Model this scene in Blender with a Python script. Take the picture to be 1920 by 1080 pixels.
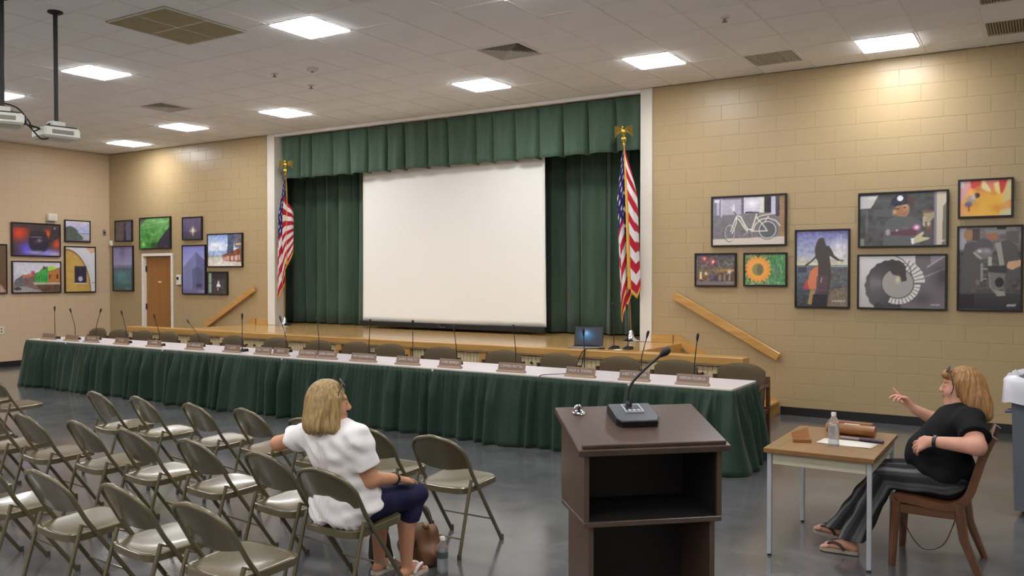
import bpy, bmesh, math, random
import numpy as np
from math import sin, cos, pi, radians, sqrt
from mathutils import Vector, Matrix

for o in list(bpy.data.objects):
    bpy.data.objects.remove(o, do_unlink=True)
scene = bpy.context.scene
COL = scene.collection
random.seed(7)
RNG = np.random.default_rng(7)

# ------------------------------------------------------------------ camera
CAM_H = 1.7745
FPX = 1609.0
YAW, PITCH = radians(31.917), radians(-0.8786)
_fw = Vector((-sin(YAW) * cos(PITCH), cos(YAW) * cos(PITCH), sin(PITCH)))
_rt = Vector((cos(YAW), sin(YAW), 0))
_up = _rt.cross(_fw)
cd = bpy.data.cameras.new('camera')
cd.sensor_fit = 'HORIZONTAL'
cd.sensor_width = 36.0
cd.lens = FPX / 1920 * 36.0
cd.clip_start = 0.05
cd.clip_end = 200
cam = bpy.data.objects.new('camera', cd)
COL.objects.link(cam)
cam.matrix_world = Matrix((( _rt.x, _up.x, -_fw.x, 0), (_rt.y, _up.y, -_fw.y, 0), (_rt.z, _up.z, -_fw.z, CAM_H), (0, 0, 0, 1)))
scene.camera = cam

# ------------------------------------------------------------------ world, exposure
w = bpy.data.worlds.new('world')
scene.world = w
w.use_nodes = True
w.node_tree.nodes['Background'].inputs[0].default_value = (0.55, 0.55, 0.6, 1)
w.node_tree.nodes['Background'].inputs[1].default_value = 0.02
vs = scene.view_settings
vs.view_transform = 'Standard'
vs.look = 'None'
vs.gamma = 1.0
vs.use_curve_mapping = False
vs.exposure = 0.0
PANEL_POWER = 40.0      # emission strength of the ceiling panels

# ------------------------------------------------------------------ dimensions
D = 11.06              # stage wall
HC = 4.343             # ceiling
XL = -17.05            # left wall
XR = 4.2
YF = -4.6
ST = 0.85              # stage floor height
SY = 9.43              # stage front
TPX, TPY = 0.623, 0.636
TX0, TY0 = -1.2085, 10.62

# ------------------------------------------------------------------ materials
def lin(c):
    return tuple(((v / 255.0) / 12.92 if v / 255.0 <= 0.04045 else ((v / 255.0 + 0.055) / 1.055) ** 2.4) for v in c[:3])

MATS = {}
def pm(name, rgb, rough=0.5, metal=0.0, var=0.06, scale=8.0, bump=0.0, bscale=None, spec=0.5, stretch=None, rvar=0.0, sheen=0.0, trans=0.0, coat=0.0, alpha=1.0, rgb2=None, detail=4.0, contrast=None, ior=1.45):
    """procedural principled material: base colour varied by noise, optional bump"""
    if name in MATS:
        return MATS[name]
    m = bpy.data.materials.new(name)
    m.use_nodes = True
    nt = m.node_tree
    b = nt.nodes['Principled BSDF']
    c = lin(rgb)
    tc = nt.nodes.new('ShaderNodeTexCoord')
    mp = nt.nodes.new('ShaderNodeMapping')
    if stretch:
        mp.inputs['Scale'].default_value = stretch
    nt.links.new(tc.outputs['Object'], mp.inputs[0])
    n = nt.nodes.new('ShaderNodeTexNoise')
    n.inputs['Scale'].default_value = scale
    n.inputs['Detail'].default_value = detail
    nt.links.new(mp.outputs[0], n.inputs['Vector'])
    r = nt.nodes.new('ShaderNodeValToRGB')
    if contrast:
        r.color_ramp.elements[0].position = contrast[0]
        r.color_ramp.elements[1].position = contrast[1]
    else:
        r.color_ramp.elements[0].position = 0.25
        r.color_ramp.elements[1].position = 0.75
    if rgb2:
        c2 = lin(rgb2)
        r.color_ramp.elements[0].color = (*c2, 1)
        r.color_ramp.elements[1].color = (*c, 1)
    else:
        r.color_ramp.elements[0].color = (*[v * (1 - var) for v in c], 1)
        r.color_ramp.elements[1].color = (*[min(1, v * (1 + var)) for v in c], 1)
    nt.links.new(n.outputs['Fac'], r.inputs[0])
    nt.links.new(r.outputs[0], b.inputs['Base Color'])
    b.inputs['Roughness'].default_value = rough
    b.inputs['Metallic'].default_value = metal
    b.inputs['IOR'].default_value = ior
    b.inputs['Specular IOR Level'].default_value = spec
    if sheen:
        b.inputs['Sheen Weight'].default_value = sheen
    if trans:
        b.inputs['Transmission Weight'].default_value = trans
    if coat:
        b.inputs['Coat Weight'].default_value = coat
        b.inputs['Coat Roughness'].default_value = 0.1
    if alpha < 1:
        b.inputs['Alpha'].default_value = alpha
    if rvar:
        mr = nt.nodes.new('ShaderNodeMapRange')
        mr.inputs['To Min'].default_value = max(0.02, rough - rvar)
        mr.inputs['To Max'].default_value = rough + rvar
        nt.links.new(n.outputs['Fac'], mr.inputs['Value'])
        nt.links.new(mr.outputs[0], b.inputs['Roughness'])
    if bump:
        n2 = nt.nodes.new('ShaderNodeTexNoise')
        n2.inputs['Scale'].default_value = bscale or scale * 6
        n2.inputs['Detail'].default_value = 3
        nt.links.new(mp.outputs[0], n2.inputs['Vector'])
        bp = nt.nodes.new('ShaderNodeBump')
        bp.inputs['Strength'].default_value = bump
        bp.inputs['Distance'].default_value = 0.01
        nt.links.new(n2.outputs['Fac'], bp.inputs['Height'])
        nt.links.new(bp.outputs[0], b.inputs['Normal'])
    MATS[name] = m
    return m

def pcol(name, rough=0.45, spec=0.4, coat=0.0, sheen=0.0):
    """material that takes its print from the mesh's colour attribute, with a faint noise grain"""
    if name in MATS:
        return MATS[name]
    m = bpy.data.materials.new(name)
    m.use_nodes = True
    nt = m.node_tree
    b = nt.nodes['Principled BSDF']
    a = nt.nodes.new('ShaderNodeAttribute')
    a.attribute_name = 'Col'
    n = nt.nodes.new('ShaderNodeTexNoise')
    n.inputs['Scale'].default_value = 90
    hs = nt.nodes.new('ShaderNodeMapRange')
    hs.inputs['To Min'].default_value = 0.93
    hs.inputs['To Max'].default_value = 1.07
    nt.links.new(n.outputs['Fac'], hs.inputs['Value'])
    mx = nt.nodes.new('ShaderNodeVectorMath')
    mx.operation = 'SCALE'
    nt.links.new(a.outputs['Color'], mx.inputs[0])
    nt.links.new(hs.outputs[0], mx.inputs['Scale'])
    nt.links.new(mx.outputs[0], b.inputs['Base Color'])
    b.inputs['Roughness'].default_value = rough
    b.inputs['Specular IOR Level'].default_value = spec
    b.inputs['Coat Weight'].default_value = coat
    b.inputs['Sheen Weight'].default_value = sheen
    MATS[name] = m
    return m

def emat(name, rgb, strength):
    m = bpy.data.materials.new(name)
    m.use_nodes = True
    nt = m.node_tree
    b = nt.nodes['Principled BSDF']
    b.inputs['Base Color'].default_value = (*lin(rgb), 1)
    n = nt.nodes.new('ShaderNodeTexNoise')
    n.inputs['Scale'].default_value = 3
    mr = nt.nodes.new('ShaderNodeMapRange')
    mr.inputs['To Min'].default_value = strength * 0.98
    mr.inputs['To Max'].default_value = strength * 1.02
    nt.links.new(n.outputs['Fac'], mr.inputs['Value'])
    b.inputs['Emission Color'].default_value = (*lin(rgb), 1)
    nt.links.new(mr.outputs[0], b.inputs['Emission Strength'])
    MATS[name] = m
    return m

# ------------------------------------------------------------------ mesh builder
class MB:
    def __init__(s):
        s.v = []
        s.f = []
    def add(s, vs_, fs, M=None):
        n = len(s.v)
        if M is not None:
            vs_ = [tuple(M @ Vector(p)) for p in vs_]
        s.v += [tuple(p) for p in vs_]
        s.f += [tuple(i + n for i in f) for f in fs]
        return s
    def box(s, x0, x1, y0, y1, z0, z1, M=None):
        v = [(x0, y0, z0), (x1, y0, z0), (x1, y1, z0), (x0, y1, z0), (x0, y0, z1), (x1, y0, z1), (x1, y1, z1), (x0, y1, z1)]
        f = [(0, 3, 2, 1), (4, 5, 6, 7), (0, 1, 5, 4), (1, 2, 6, 5), (2, 3, 7, 6), (3, 0, 4, 7)]
        return s.add(v, f, M)
    def cbox(s, x0, x1, y0, y1, z0, z1, c=0.004, M=None):
        """box with chamfered edges"""
        c = min(c, (x1 - x0) * .45, (y1 - y0) * .45, (z1 - z0) * .45)
        v = []
        idx = {}
        X, Y, Z = (x0, x1), (y0, y1), (z0, z1)
        for i in (0, 1):
            for j in (0, 1):
                for k in (0, 1):
                    sx, sy, sz = (1, -1)[i], (1, -1)[j], (1, -1)[k]
                    idx[i, j, k, 0] = len(v); v.append((X[i], Y[j] + sy * c, Z[k] + sz * c))
                    idx[i, j, k, 1] = len(v); v.append((X[i] + sx * c, Y[j], Z[k] + sz * c))
                    idx[i, j, k, 2] = len(v); v.append((X[i] + sx * c, Y[j] + sy * c, Z[k]))
        f = []
        for i in (0, 1):
            q = [idx[i, 0, 0, 0], idx[i, 1, 0, 0], idx[i, 1, 1, 0], idx[i, 0, 1, 0]]
            f.append(q if i else q[::-1])
            q = [idx[0, i, 0, 1], idx[1, i, 0, 1], idx[1, i, 1, 1], idx[0, i, 1, 1]]
            f.append(q[::-1] if i else q)
            q = [idx[0, 0, i, 2], idx[1, 0, i, 2], idx[1, 1, i, 2], idx[0, 1, i, 2]]
            f.append(q if i else q[::-1])
        for a in (0, 1):
            for b in (0, 1):
                q = [idx[0, a, b, 1], idx[1, a, b, 1], idx[1, a, b, 2], idx[0, a, b, 2]]
                f.append(q if (a == b) else q[::-1])
                q = [idx[a, 0, b, 0], idx[a, 1, b, 0], idx[a, 1, b, 2], idx[a, 0, b, 2]]
                f.append(q[::-1] if (a == b) else q)
                q = [idx[a, b, 0, 0], idx[a, b, 1, 0], idx[a, b, 1, 1], idx[a, b, 0, 1]]
                f.append(q if (a == b) else q[::-1])
        for i in (0, 1):
            for j in (0, 1):
                for k in (0, 1):
                    q = [idx[i, j, k, 0], idx[i, j, k, 1], idx[i, j, k, 2]]
                    f.append(q if (i + j + k) % 2 else q[::-1])
        return s.add(v, f, M)
    def tube(s, pts, r, n=8, M=None, cap=True, closed=False):
        pts = [Vector(p) for p in pts]
        rs = r if isinstance(r, (list, tuple)) else [r] * len(pts)
        m = len(pts)
        v, f = [], []
        prev = None
        for i, p in enumerate(pts):
            if closed:
                t = pts[(i + 1) % m] - pts[(i - 1) % m]
            else:
                t = pts[min(i + 1, m - 1)] - pts[max(i - 1, 0)]
            t = t.normalized() if t.length > 1e-9 else Vector((0, 0, 1))
            if prev is None:
                a = Vector((0, 0, 1)) if abs(t.z) < 0.9 else Vector((1, 0, 0))
                u = t.cross(a).normalized()
            else:
                u = (prev - t * prev.dot(t))
                u = u.normalized() if u.length > 1e-9 else t.orthogonal().normalized()
            prev = u
            w_ = t.cross(u)
            for k in range(n):
                a = 2 * pi * k / n
                v.append(p + (u * cos(a) + w_ * sin(a)) * rs[i])
        rng = m if closed else m - 1
        for i in range(rng):
            i2 = (i + 1) % m
            for k in range(n):
                k2 = (k + 1) % n
                f.append((i * n + k, i * n + k2, i2 * n + k2, i2 * n + k))
        if cap and not closed:
            f.append(tuple(range(n))[::-1])
            f.append(tuple((m - 1) * n + k for k in range(n)))
        return s.add(v, f, M)
    def lathe(s, prof, n=20, M=None, cap=True):
        """profile [(r, z)] turned about z"""
        v, f = [], []
        m = len(prof)
        for r, z in prof:
            for k in range(n):
                a = 2 * pi * k / n
                v.append((r * cos(a), r * sin(a), z))
        for i in range(m - 1):
            for k in range(n):
                k2 = (k + 1) % n
                f.append((i * n + k, i * n + k2, (i + 1) * n + k2, (i + 1) * n + k))
        if cap:
            f.append(tuple(range(n))[::-1])
            f.append(tuple((m - 1) * n + k for k in range(n)))
        return s.add(v, f, M)
    def ell(s, c, r, nu=16, nv=10, M=None):
        v, f = [], []
        for j in range(nv + 1):
            t = pi * j / nv
            for i in range(nu):
                a = 2 * pi * i / nu
                v.append((c[0] + r[0] * sin(t) * cos(a), c[1] + r[1] * sin(t) * sin(a), c[2] - r[2] * cos(t)))
        for j in range(nv):
            for i in range(nu):
                i2 = (i + 1) % nu
                f.append((j * nu + i, j * nu + i2, (j + 1) * nu + i2, (j + 1) * nu + i))
        return s.add(v, f, M)
    def prism(s, pts, y0, y1, M=None):
        """polygon (x, z) extruded along y (counter-clockwise seen from -y)"""
        n = len(pts)
        v = [(x, y0, z) for x, z in pts] + [(x, y1, z) for x, z in pts]
        f = [tuple(range(n)), tuple(range(n, 2 * n))[::-1]]
        for i in range(n):
            j = (i + 1) % n
            f.append((i, i + n, j + n, j))
        return s.add(v, f, M)
    def grid(s, P, M=None, closed_u=False):
        """P[j][i] points -> quads"""
        P = np.asarray(P)
        nv, nu = P.shape[:2]
        f = []
        for j in range(nv - 1):
            for i in range(nu if closed_u else nu - 1):
                i2 = (i + 1) % nu
                f.append((j * nu + i, j * nu + i2, (j + 1) * nu + i2, (j + 1) * nu + i))
        return s.add([tuple(p) for p in P.reshape(-1, 3)], f, M)
    def sheet(s, P, thick, M=None):
        """closed two-sided sheet from a grid of points"""
        P = np.asarray(P, float)
        nv, nu = P.shape[:2]
        du = np.gradient(P, axis=1)
        dv = np.gradient(P, axis=0)
        N = np.cross(du, dv)
        N /= np.maximum(np.linalg.norm(N, axis=2, keepdims=True), 1e-9)
        A = P + N * thick / 2
        B = P - N * thick / 2
        n = nu * nv
        f = []
        for j in range(nv - 1):
            for i in range(nu - 1):
                a = j * nu + i
                f.append((a, a + 1, a + nu + 1, a + nu))
                f.append((n + a, n + a + nu, n + a + nu + 1, n + a + 1))
        ring = [i for i in range(nu)] + [j * nu + nu - 1 for j in range(1, nv)] + [(nv - 1) * nu + i for i in range(nu - 2, -1, -1)] + [j * nu for j in range(nv - 2, 0, -1)]
        for k in range(len(ring)):
            a, b = ring[k], ring[(k + 1) % len(ring)]
            f.append((a, n + a, n + b, b))
        return s.add([tuple(p) for p in np.concatenate([A.reshape(-1, 3), B.reshape(-1, 3)])], f, M)
    def mesh(s, name, mat=None, smooth=False):
        me = bpy.data.meshes.new(name)
        me.from_pydata([tuple(p) for p in s.v], [], [tuple(f) for f in s.f])
        me.validate()
        if mat:
            me.materials.append(mat)
        if smooth:
            shade(me, smooth)
        me.update()
        return me
    def build(s, name, mat, parent=None, smooth=False):
        return link(name, s.mesh(name, mat, smooth), parent)

def shade(me, ang=True):
    me.polygons.foreach_set('use_smooth', [True] * len(me.polygons))
    if ang is not True:
        try:
            me.set_sharp_from_angle(angle=radians(ang))
        except Exception:
            pass

def link(name, me, parent=None):
    o = bpy.data.objects.new(name, me)
    COL.objects.link(o)
    if parent is not None:
        o.parent = parent
    return o

def thing(name, label, cat, loc=(0, 0, 0), rz=0.0, group=None):
    o = bpy.data.objects.new(name, None)
    o.empty_display_size = 0.1
    COL.objects.link(o)
    o.location = loc
    o.rotation_euler = (0, 0, rz)
    tag(o, label, cat, group)
    return o

def tag(o, label=None, cat=None, group=None, kind=None):
    if label: o['label'] = label
    if cat: o['category'] = cat
    if group: o['group'] = group
    if kind: o['kind'] = kind
    return o

def copy_tree(o, parent=None, top=True):
    c = o.copy()
    COL.objects.link(c)
    if parent is not None:
        c.parent = parent
    for ch in list(o.children):
        copy_tree(ch, c, False)
    return c

def rot_between(a, b):
    a = Vector(a).normalized(); b = Vector(b).normalized()
    return a.rotation_difference(b).to_matrix().to_4x4()

def T(x, y, z, rz=0.0, rx=0.0, ry=0.0):
    return Matrix.Translation((x, y, z)) @ Matrix.Rotation(rz, 4, 'Z') @ Matrix.Rotation(ry, 4, 'Y') @ Matrix.Rotation(rx, 4, 'X')

def bez(pts, n=8):
    """Catmull-Rom through pts"""
    P = [Vector(p) for p in pts]
    P = [P[0] * 2 - P[1]] + P + [P[-1] * 2 - P[-2]]
    out = []
    for i in range(1, len(P) - 2):
        for k in range(n):
            t = k / n
            a, b, c, d = P[i - 1], P[i], P[i + 1], P[i + 2]
            out.append(0.5 * ((2 * b) + (c - a) * t + (2 * a - 5 * b + 4 * c - d) * t * t + (3 * b - a - 3 * c + d) * t ** 3))
    out.append(P[-2])
    return out

def text_mesh(s, size, extrude=0.001):
    cu = bpy.data.curves.new('txt', 'FONT')
    cu.body = s
    cu.size = size
    cu.extrude = extrude
    cu.align_x = 'CENTER'
    cu.align_y = 'CENTER'
    cu.resolution_u = 2
    o = bpy.data.objects.new('txt', cu)
    COL.objects.link(o)
    dg = bpy.context.evaluated_depsgraph_get()
    me = bpy.data.meshes.new_from_object(o.evaluated_get(dg))
    bpy.data.objects.remove(o, do_unlink=True)
    bpy.data.curves.remove(cu)
    return me

# ------------------------------------------------------------------ shared materials
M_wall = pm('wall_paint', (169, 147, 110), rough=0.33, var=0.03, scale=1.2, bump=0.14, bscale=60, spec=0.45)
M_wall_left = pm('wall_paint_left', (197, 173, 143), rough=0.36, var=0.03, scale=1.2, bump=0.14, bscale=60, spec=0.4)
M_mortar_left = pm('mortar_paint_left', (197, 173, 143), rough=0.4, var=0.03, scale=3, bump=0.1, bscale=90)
M_mortar = pm('mortar_paint', (169, 147, 110), rough=0.4, var=0.03, scale=3, bump=0.1, bscale=90)
M_tile = pm('ceiling_tile_white', (240, 240, 240), rough=0.9, var=0.03, scale=3, bump=0.25, bscale=180, spec=0.1)
M_grid = pm('ceiling_grid_white', (234, 232, 230), rough=0.6, var=0.02, scale=4)
M_white = pm('white_trim_paint', (218, 212, 200), rough=0.4, var=0.03, scale=4)
M_black = pm('black_rubber', (26, 24, 24), rough=0.5, var=0.1, scale=10)
M_blackpl = pm('black_plastic', (22, 21, 23), rough=0.35, var=0.1, scale=20)
M_darkmetal = pm('dark_grey_metal', (58, 58, 62), rough=0.35, metal=0.6, var=0.05)
M_oak = pm('golden_oak', (196, 152, 88), rough=0.32, var=0.1, scale=2.2, stretch=(0.6, 9, 9), rgb2=(172, 128, 68), coat=0.2)
M_oakfloor = pm('stage_oak_floor', (202, 164, 108), rough=0.22, scale=2.0, stretch=(0.5, 12, 12), rgb2=(184, 144, 90), coat=0.4)
M_cream = pm('cream_beadboard', (206, 186, 146), rough=0.5, var=0.04, scale=3)
M_green = pm('green_curtain_velour', (72, 93, 77), rough=0.95, var=0.18, scale=5, stretch=(2, 2, .3), sheen=0.25, spec=0.1, bump=0.05, bscale=200)
M_skirt = pm('green_table_skirt_polyester', (20, 44, 31), rough=0.5, var=0.15, scale=5, stretch=(2, 2, .4), sheen=0.1, spec=0.3)
M_chrome = pm('chrome', (200, 200, 204), rough=0.15, metal=1.0, var=0.03)
M_brass = pm('brass', (214, 184, 92), rough=0.22, metal=1.0, var=0.05, scale=20)
M_steel = pm('painted_steel_grey', (176, 178, 182), rough=0.35, metal=0.3, var=0.03)
M_offwhite = pm('off_white_plastic', (216, 212, 200), rough=0.45, var=0.03)

def floor_material():
    m = bpy.data.materials.new('polished_concrete')
    m.use_nodes = True
    nt = m.node_tree
    b = nt.nodes['Principled BSDF']
    tc = nt.nodes.new('ShaderNodeTexCoord')
    n1 = nt.nodes.new('ShaderNodeTexNoise'); n1.inputs['Scale'].default_value = 0.55; n1.inputs['Detail'].default_value = 6; n1.inputs['Distortion'].default_value = 0.8
    n2 = nt.nodes.new('ShaderNodeTexNoise'); n2.inputs['Scale'].default_value = 3.2; n2.inputs['Detail'].default_value = 8; n2.inputs['Distortion'].default_value = 1.2
    nt.links.new(tc.outputs['Object'], n1.inputs['Vector'])
    nt.links.new(tc.outputs['Object'], n2.inputs['Vector'])
    r1 = nt.nodes.new('ShaderNodeValToRGB')
    r1.color_ramp.elements[0].position = 0.3; r1.color_ramp.elements[0].color = (*lin((72, 73, 76)), 1)
    r1.color_ramp.elements[1].position = 0.7; r1.color_ramp.elements[1].color = (*lin((106, 105, 105)), 1)
    r2 = nt.nodes.new('ShaderNodeValToRGB')
    r2.color_ramp.elements[0].position = 0.35; r2.color_ramp.elements[0].color = (0.62, 0.62, 0.62, 1)
    r2.color_ramp.elements[1].position = 0.65; r2.color_ramp.elements[1].color = (1.1, 1.1, 1.1, 1)
    nt.links.new(n1.outputs['Fac'], r1.inputs[0])
    nt.links.new(n2.outputs['Fac'], r2.inputs[0])
    mx = nt.nodes.new('ShaderNodeMix'); mx.data_type = 'RGBA'; mx.blend_type = 'MULTIPLY'; mx.inputs['Factor'].default_value = 0.55
    nt.links.new(r1.outputs[0], mx.inputs['A'])
    nt.links.new(r2.outputs[0], mx.inputs['B'])
    nt.links.new(mx.outputs['Result'], b.inputs['Base Color'])
    mr = nt.nodes.new('ShaderNodeMapRange')
    mr.inputs['To Min'].default_value = 0.10; mr.inputs['To Max'].default_value = 0.30
    nt.links.new(n2.outputs['Fac'], mr.inputs['Value'])
    nt.links.new(mr.outputs[0], b.inputs['Roughness'])
    b.inputs['Specular IOR Level'].default_value = 0.6
    b.inputs['Coat Weight'].default_value = 0.35
    b.inputs['Coat Roughness'].default_value = 0.12
    bp = nt.nodes.new('ShaderNodeBump'); bp.inputs['Strength'].default_value = 0.04; bp.inputs['Distance'].default_value = 0.02
    nt.links.new(n1.outputs['Fac'], bp.inputs['Height'])
    nt.links.new(bp.outputs[0], b.inputs['Normal'])
    return m
M_floor = floor_material()

# ================================================================== THE ROOM
def structure(name, mb, mat, smooth=False):
    o = mb.build(name, mat, None, smooth)
    o['kind'] = 'structure'
    return o

floor = structure('floor', MB().box(XL - .3, XR + .3, YF - .3, 15.2, -0.2, 0), M_floor)

BH, BW = 0.2, 0.477
_blk = {}
def block_mesh(wd, hh, mat, axis):
    key = (round(wd, 3), round(hh, 3), mat.name, axis)
    if key not in _blk:
        if axis == 'x':
            mb = MB().cbox(0.0022, wd - 0.0022, 0, 0.05, 0.0022, hh - 0.0022, 0.0024)
        else:
            mb = MB().cbox(-0.05, 0, 0.0022, wd - 0.0022, 0.0022, hh - 0.0022, 0.0024)
        _blk[key] = mb.mesh('block', mat)
    return _blk[key]

def block_cells(a0, a1, phase, z0, z1, holes=()):
    """running-bond cells (a, width, z, height) clipped to the wall, holes left out"""
    out = []
    k = 0
    z = 0.0
    while z < z1 - 1e-4:
        ztop = min(z + BH, z1)
        lo = max(z, z0)
        if ztop - lo > 0.02:
            off = phase + (BW / 2 if k % 2 else 0)
            i = math.floor((a0 - off) / BW)
            a = off + i * BW
            while a < a1 - 1e-4:
                l, r = max(a, a0), min(a + BW, a1)
                if r - l > 0.015:
                    segs = [(l, r, lo, ztop)]
                    for hx0, hx1, hz0, hz1 in holes:
                        new = []
                        for (p, q, s0, s1) in segs:
                            if q <= hx0 or p >= hx1 or s1 <= hz0 + 1e-4 or s0 >= hz1 - 1e-4:
                                new.append((p, q, s0, s1)); continue
                            if p < hx0: new.append((p, hx0, s0, s1))
                            if q > hx1: new.append((hx1, q, s0, s1))
                            if s1 > hz1: new.append((max(p, hx0), min(q, hx1), hz1, s1))
                        segs = new
                    out += [sg for sg in segs if sg[1] - sg[0] > 0.015 and sg[3] - sg[2] > 0.015]
                a += BW
        z += BH
        k += 1
    return out

def lay_blocks(wall, cells, axis, mat, place, limit, key):
    cells = sorted(cells, key=key)
    rest = MB()
    for n, (l, r, z0, z1) in enumerate(cells):
        if n < limit:
            o = link('block', block_mesh(r - l, z1 - z0, mat, axis), wall)
            o.location = place(l, z0)
        else:
            M = Matrix.Translation(place(l, z0))
            if axis == 'x':
                rest.cbox(0.0022, r - l - 0.0022, 0, 0.05, 0.0022, z1 - z0 - 0.0022, 0.0024, M)
            else:
                rest.cbox(-0.05, 0, 0.0022, r - l - 0.0022, 0.0022, z1 - z0 - 0.0022, 0.0024, M)
    if rest.v:
        o = rest.build('block_rest', mat, wall)
        o['kind'] = 'stuff'

OPL, OPR = -11.99, -4.785       # proscenium opening
TRL, TRR = -12.18, -4.612       # outer edges of the white trim
DX0, DX1, DZ = -15.925, -14.925, 2.213   # door with frame

wall_r = structure('wall_back_right', MB().box(TRR, XR, D + .0028, D + .25, 0, HC), M_mortar)
lay_blocks(wall_r, block_cells(TRR, XR, -1.499 - 20 * BW + (BW / 2 if 0 else 0), 0.0, HC), 'x', M_wall, lambda a, z: (a, D, z), 290, lambda c: (c[0] > 1.2, abs(c[0] + 1.5)))
wall_l = structure('wall_back_left', MB().box(XL - .2, DX0, D + .0028, D + .25, 0, HC).box(DX1, TRL, D + .0028, D + .25, 0, HC).box(DX0, DX1, D + .0028, D + .25, DZ, HC), M_mortar)
lay_blocks(wall_l, block_cells(XL, TRL, -1.499 - 40 * BW, 0.0, HC, holes=[(DX0, DX1, 0, DZ)]), 'x', M_wall, lambda a, z: (a, D, z), 290, lambda c: -c[0])
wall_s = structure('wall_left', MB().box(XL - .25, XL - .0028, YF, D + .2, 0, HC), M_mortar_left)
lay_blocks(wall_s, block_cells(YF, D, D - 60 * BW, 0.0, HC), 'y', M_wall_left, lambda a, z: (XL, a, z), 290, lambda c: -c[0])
wall_top = structure('wall_above_opening', MB().box(TRL, TRR, D + .0028, D + .25, HC - .04, HC), M_white)
M_bouncewall = pm('bounce_wall_white', (226, 220, 210), rough=0.5, var=0.03, scale=1.5)  # unseen walls made off-white to bounce more light onto the ceiling
structure('wall_right', MB().box(XR, XR + .25, YF, D + .2, 0, HC), M_bouncewall)
structure('wall_front', MB().box(XL - .2, XR + .2, YF - .25, YF, 0, HC), M_bouncewall)
# stage house behind the opening
M_stagewall = pm('stage_house_grey', (84, 84, 86), rough=0.8)
structure('wall_stage_rear', MB().box(TRL - 2.0, TRR + 2.0, 14.4, 14.6, 0, HC + .6), M_stagewall)
structure('wall_stage_left', MB().box(TRL - 2.2, TRL - 2.0, D + .25, 14.6, 0, HC + .6), M_stagewall)
structure('wall_stage_right', MB().box(TRR + 2.0, TRR + 2.2, D + .25, 14.6, 0, HC + .6), M_stagewall)
structure('ceiling_stage', MB().box(TRL - 2.2, TRR + 2.2, D + .2, 14.6, HC + .6, HC + .7), M_stagewall)

# white proscenium trim
t1 = structure('trim_1', MB().cbox(OPR, TRR, D - .025, D + .30, ST, HC, .006), M_white)
t2 = structure('trim_2', MB().cbox(TRL, OPL, D - .025, D + .20, ST, HC, .006), M_white)
t3 = structure('trim_3', MB().cbox(OPL, OPR, D - .02, D + .06, HC - .05, HC, .006), M_grid)

# black vinyl baseboards
structure('baseboard_back', MB().cbox(-2.86, XR, D - .012, D, 0, 0.105, .003), M_black)
structure('baseboard_back_left', MB().cbox(XL, DX0, D - .012, D, 0, 0.105, .003), M_black)
structure('baseboard_left', MB().cbox(XL, XL + .012, YF, D, 0, 0.105, .003), M_black)

# ------------------------------------------------------------------ door
M_door = pm('oak_veneer_door', (160, 110, 56), rough=0.4, scale=1.6, stretch=(8, 8, .7), rgb2=(142, 94, 46), coat=0.15)
door = thing('door_1', 'golden wooden door with white frame behind the left end of the stage', 'door', (DX0, D, 0))
door['kind'] = 'structure'
M_frame = pm('white_door_frame', (226, 220, 208), rough=0.4)
dw = DX1 - DX0
MB().cbox(0.05, dw - .05, 0.06, 0.105, 0.01, DZ - .05, .003).build('door_leaf', M_door, door)
fr = MB().cbox(0, .055, -.02, .16, 0, DZ, .004).cbox(dw - .055, dw, -.02, .16, 0, DZ, .004).cbox(.055, dw - .055, -.02, .16, DZ - .055, DZ, .004)
fr.build('door_frame', M_frame, door)
for z in (0.35, 1.12, 1.9):
    MB().cbox(0.045, 0.075, .035, .062, z - .06, z + .06, .003).build('hinge', M_darkmetal, door)
hd = MB().lathe([(.033, 0), (.033, .008), (.012, .012), (.012, .05)], 14, T(dw - .13, .06, 1.0, 0, radians(90))).tube([(dw - .13, .012, 1.0), (dw - .25, .012, 1.0)], .009, 8)
hd.build('door_handle', M_chrome, door, 40)
MB().lathe([(.03, 0), (.03, .02), (.024, .028)], 14, T(dw - .13, .06, 1.14, 0, radians(90))).build('deadbolt', M_chrome, door, 40)
MB().cbox(.43, .57, .054, .06, 1.60, 1.655, .001).build('door_plate', pm('brass_plaque', (150, 118, 70), rough=.4), door)
# (the tiny plaque lettering is unreadable in the photograph, only three short strokes show)
for k in range(3):
    MB().box(.45 + k * .035, .475 + k * .035, .0525, .054, 1.612, 1.643).build('door_number', M_frame, door)

# ------------------------------------------------------------------ ceiling
ceiling = structure('ceiling', MB().box(XL - .2, XR + .2, YF - .2, D + .2, HC + .03, HC + .2), M_grid)
gx = [TX0 + k * TPX for k in range(-9, 27) if XL < TX0 + -k * TPX < XR]
gx = sorted(TX0 - k * TPX for k in range(-9, 27) if XL < TX0 - k * TPX < XR)
gy = sorted(TY0 - k * TPY for k in range(0, 26) if YF < TY0 - k * TPY < D)
for x in gx:
    MB().box(x - .012, x + .012, YF, D, HC - .001, HC + .03).build('grid_bar', M_grid, ceiling)
for y in gy:
    MB().box(XL, XR, y - .012, y + .012, HC - .0005, HC + .03).build('grid_bar', M_grid, ceiling)
XS = [XL] + gx + [XR]
YS = [YF] + gy + [D]
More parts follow.
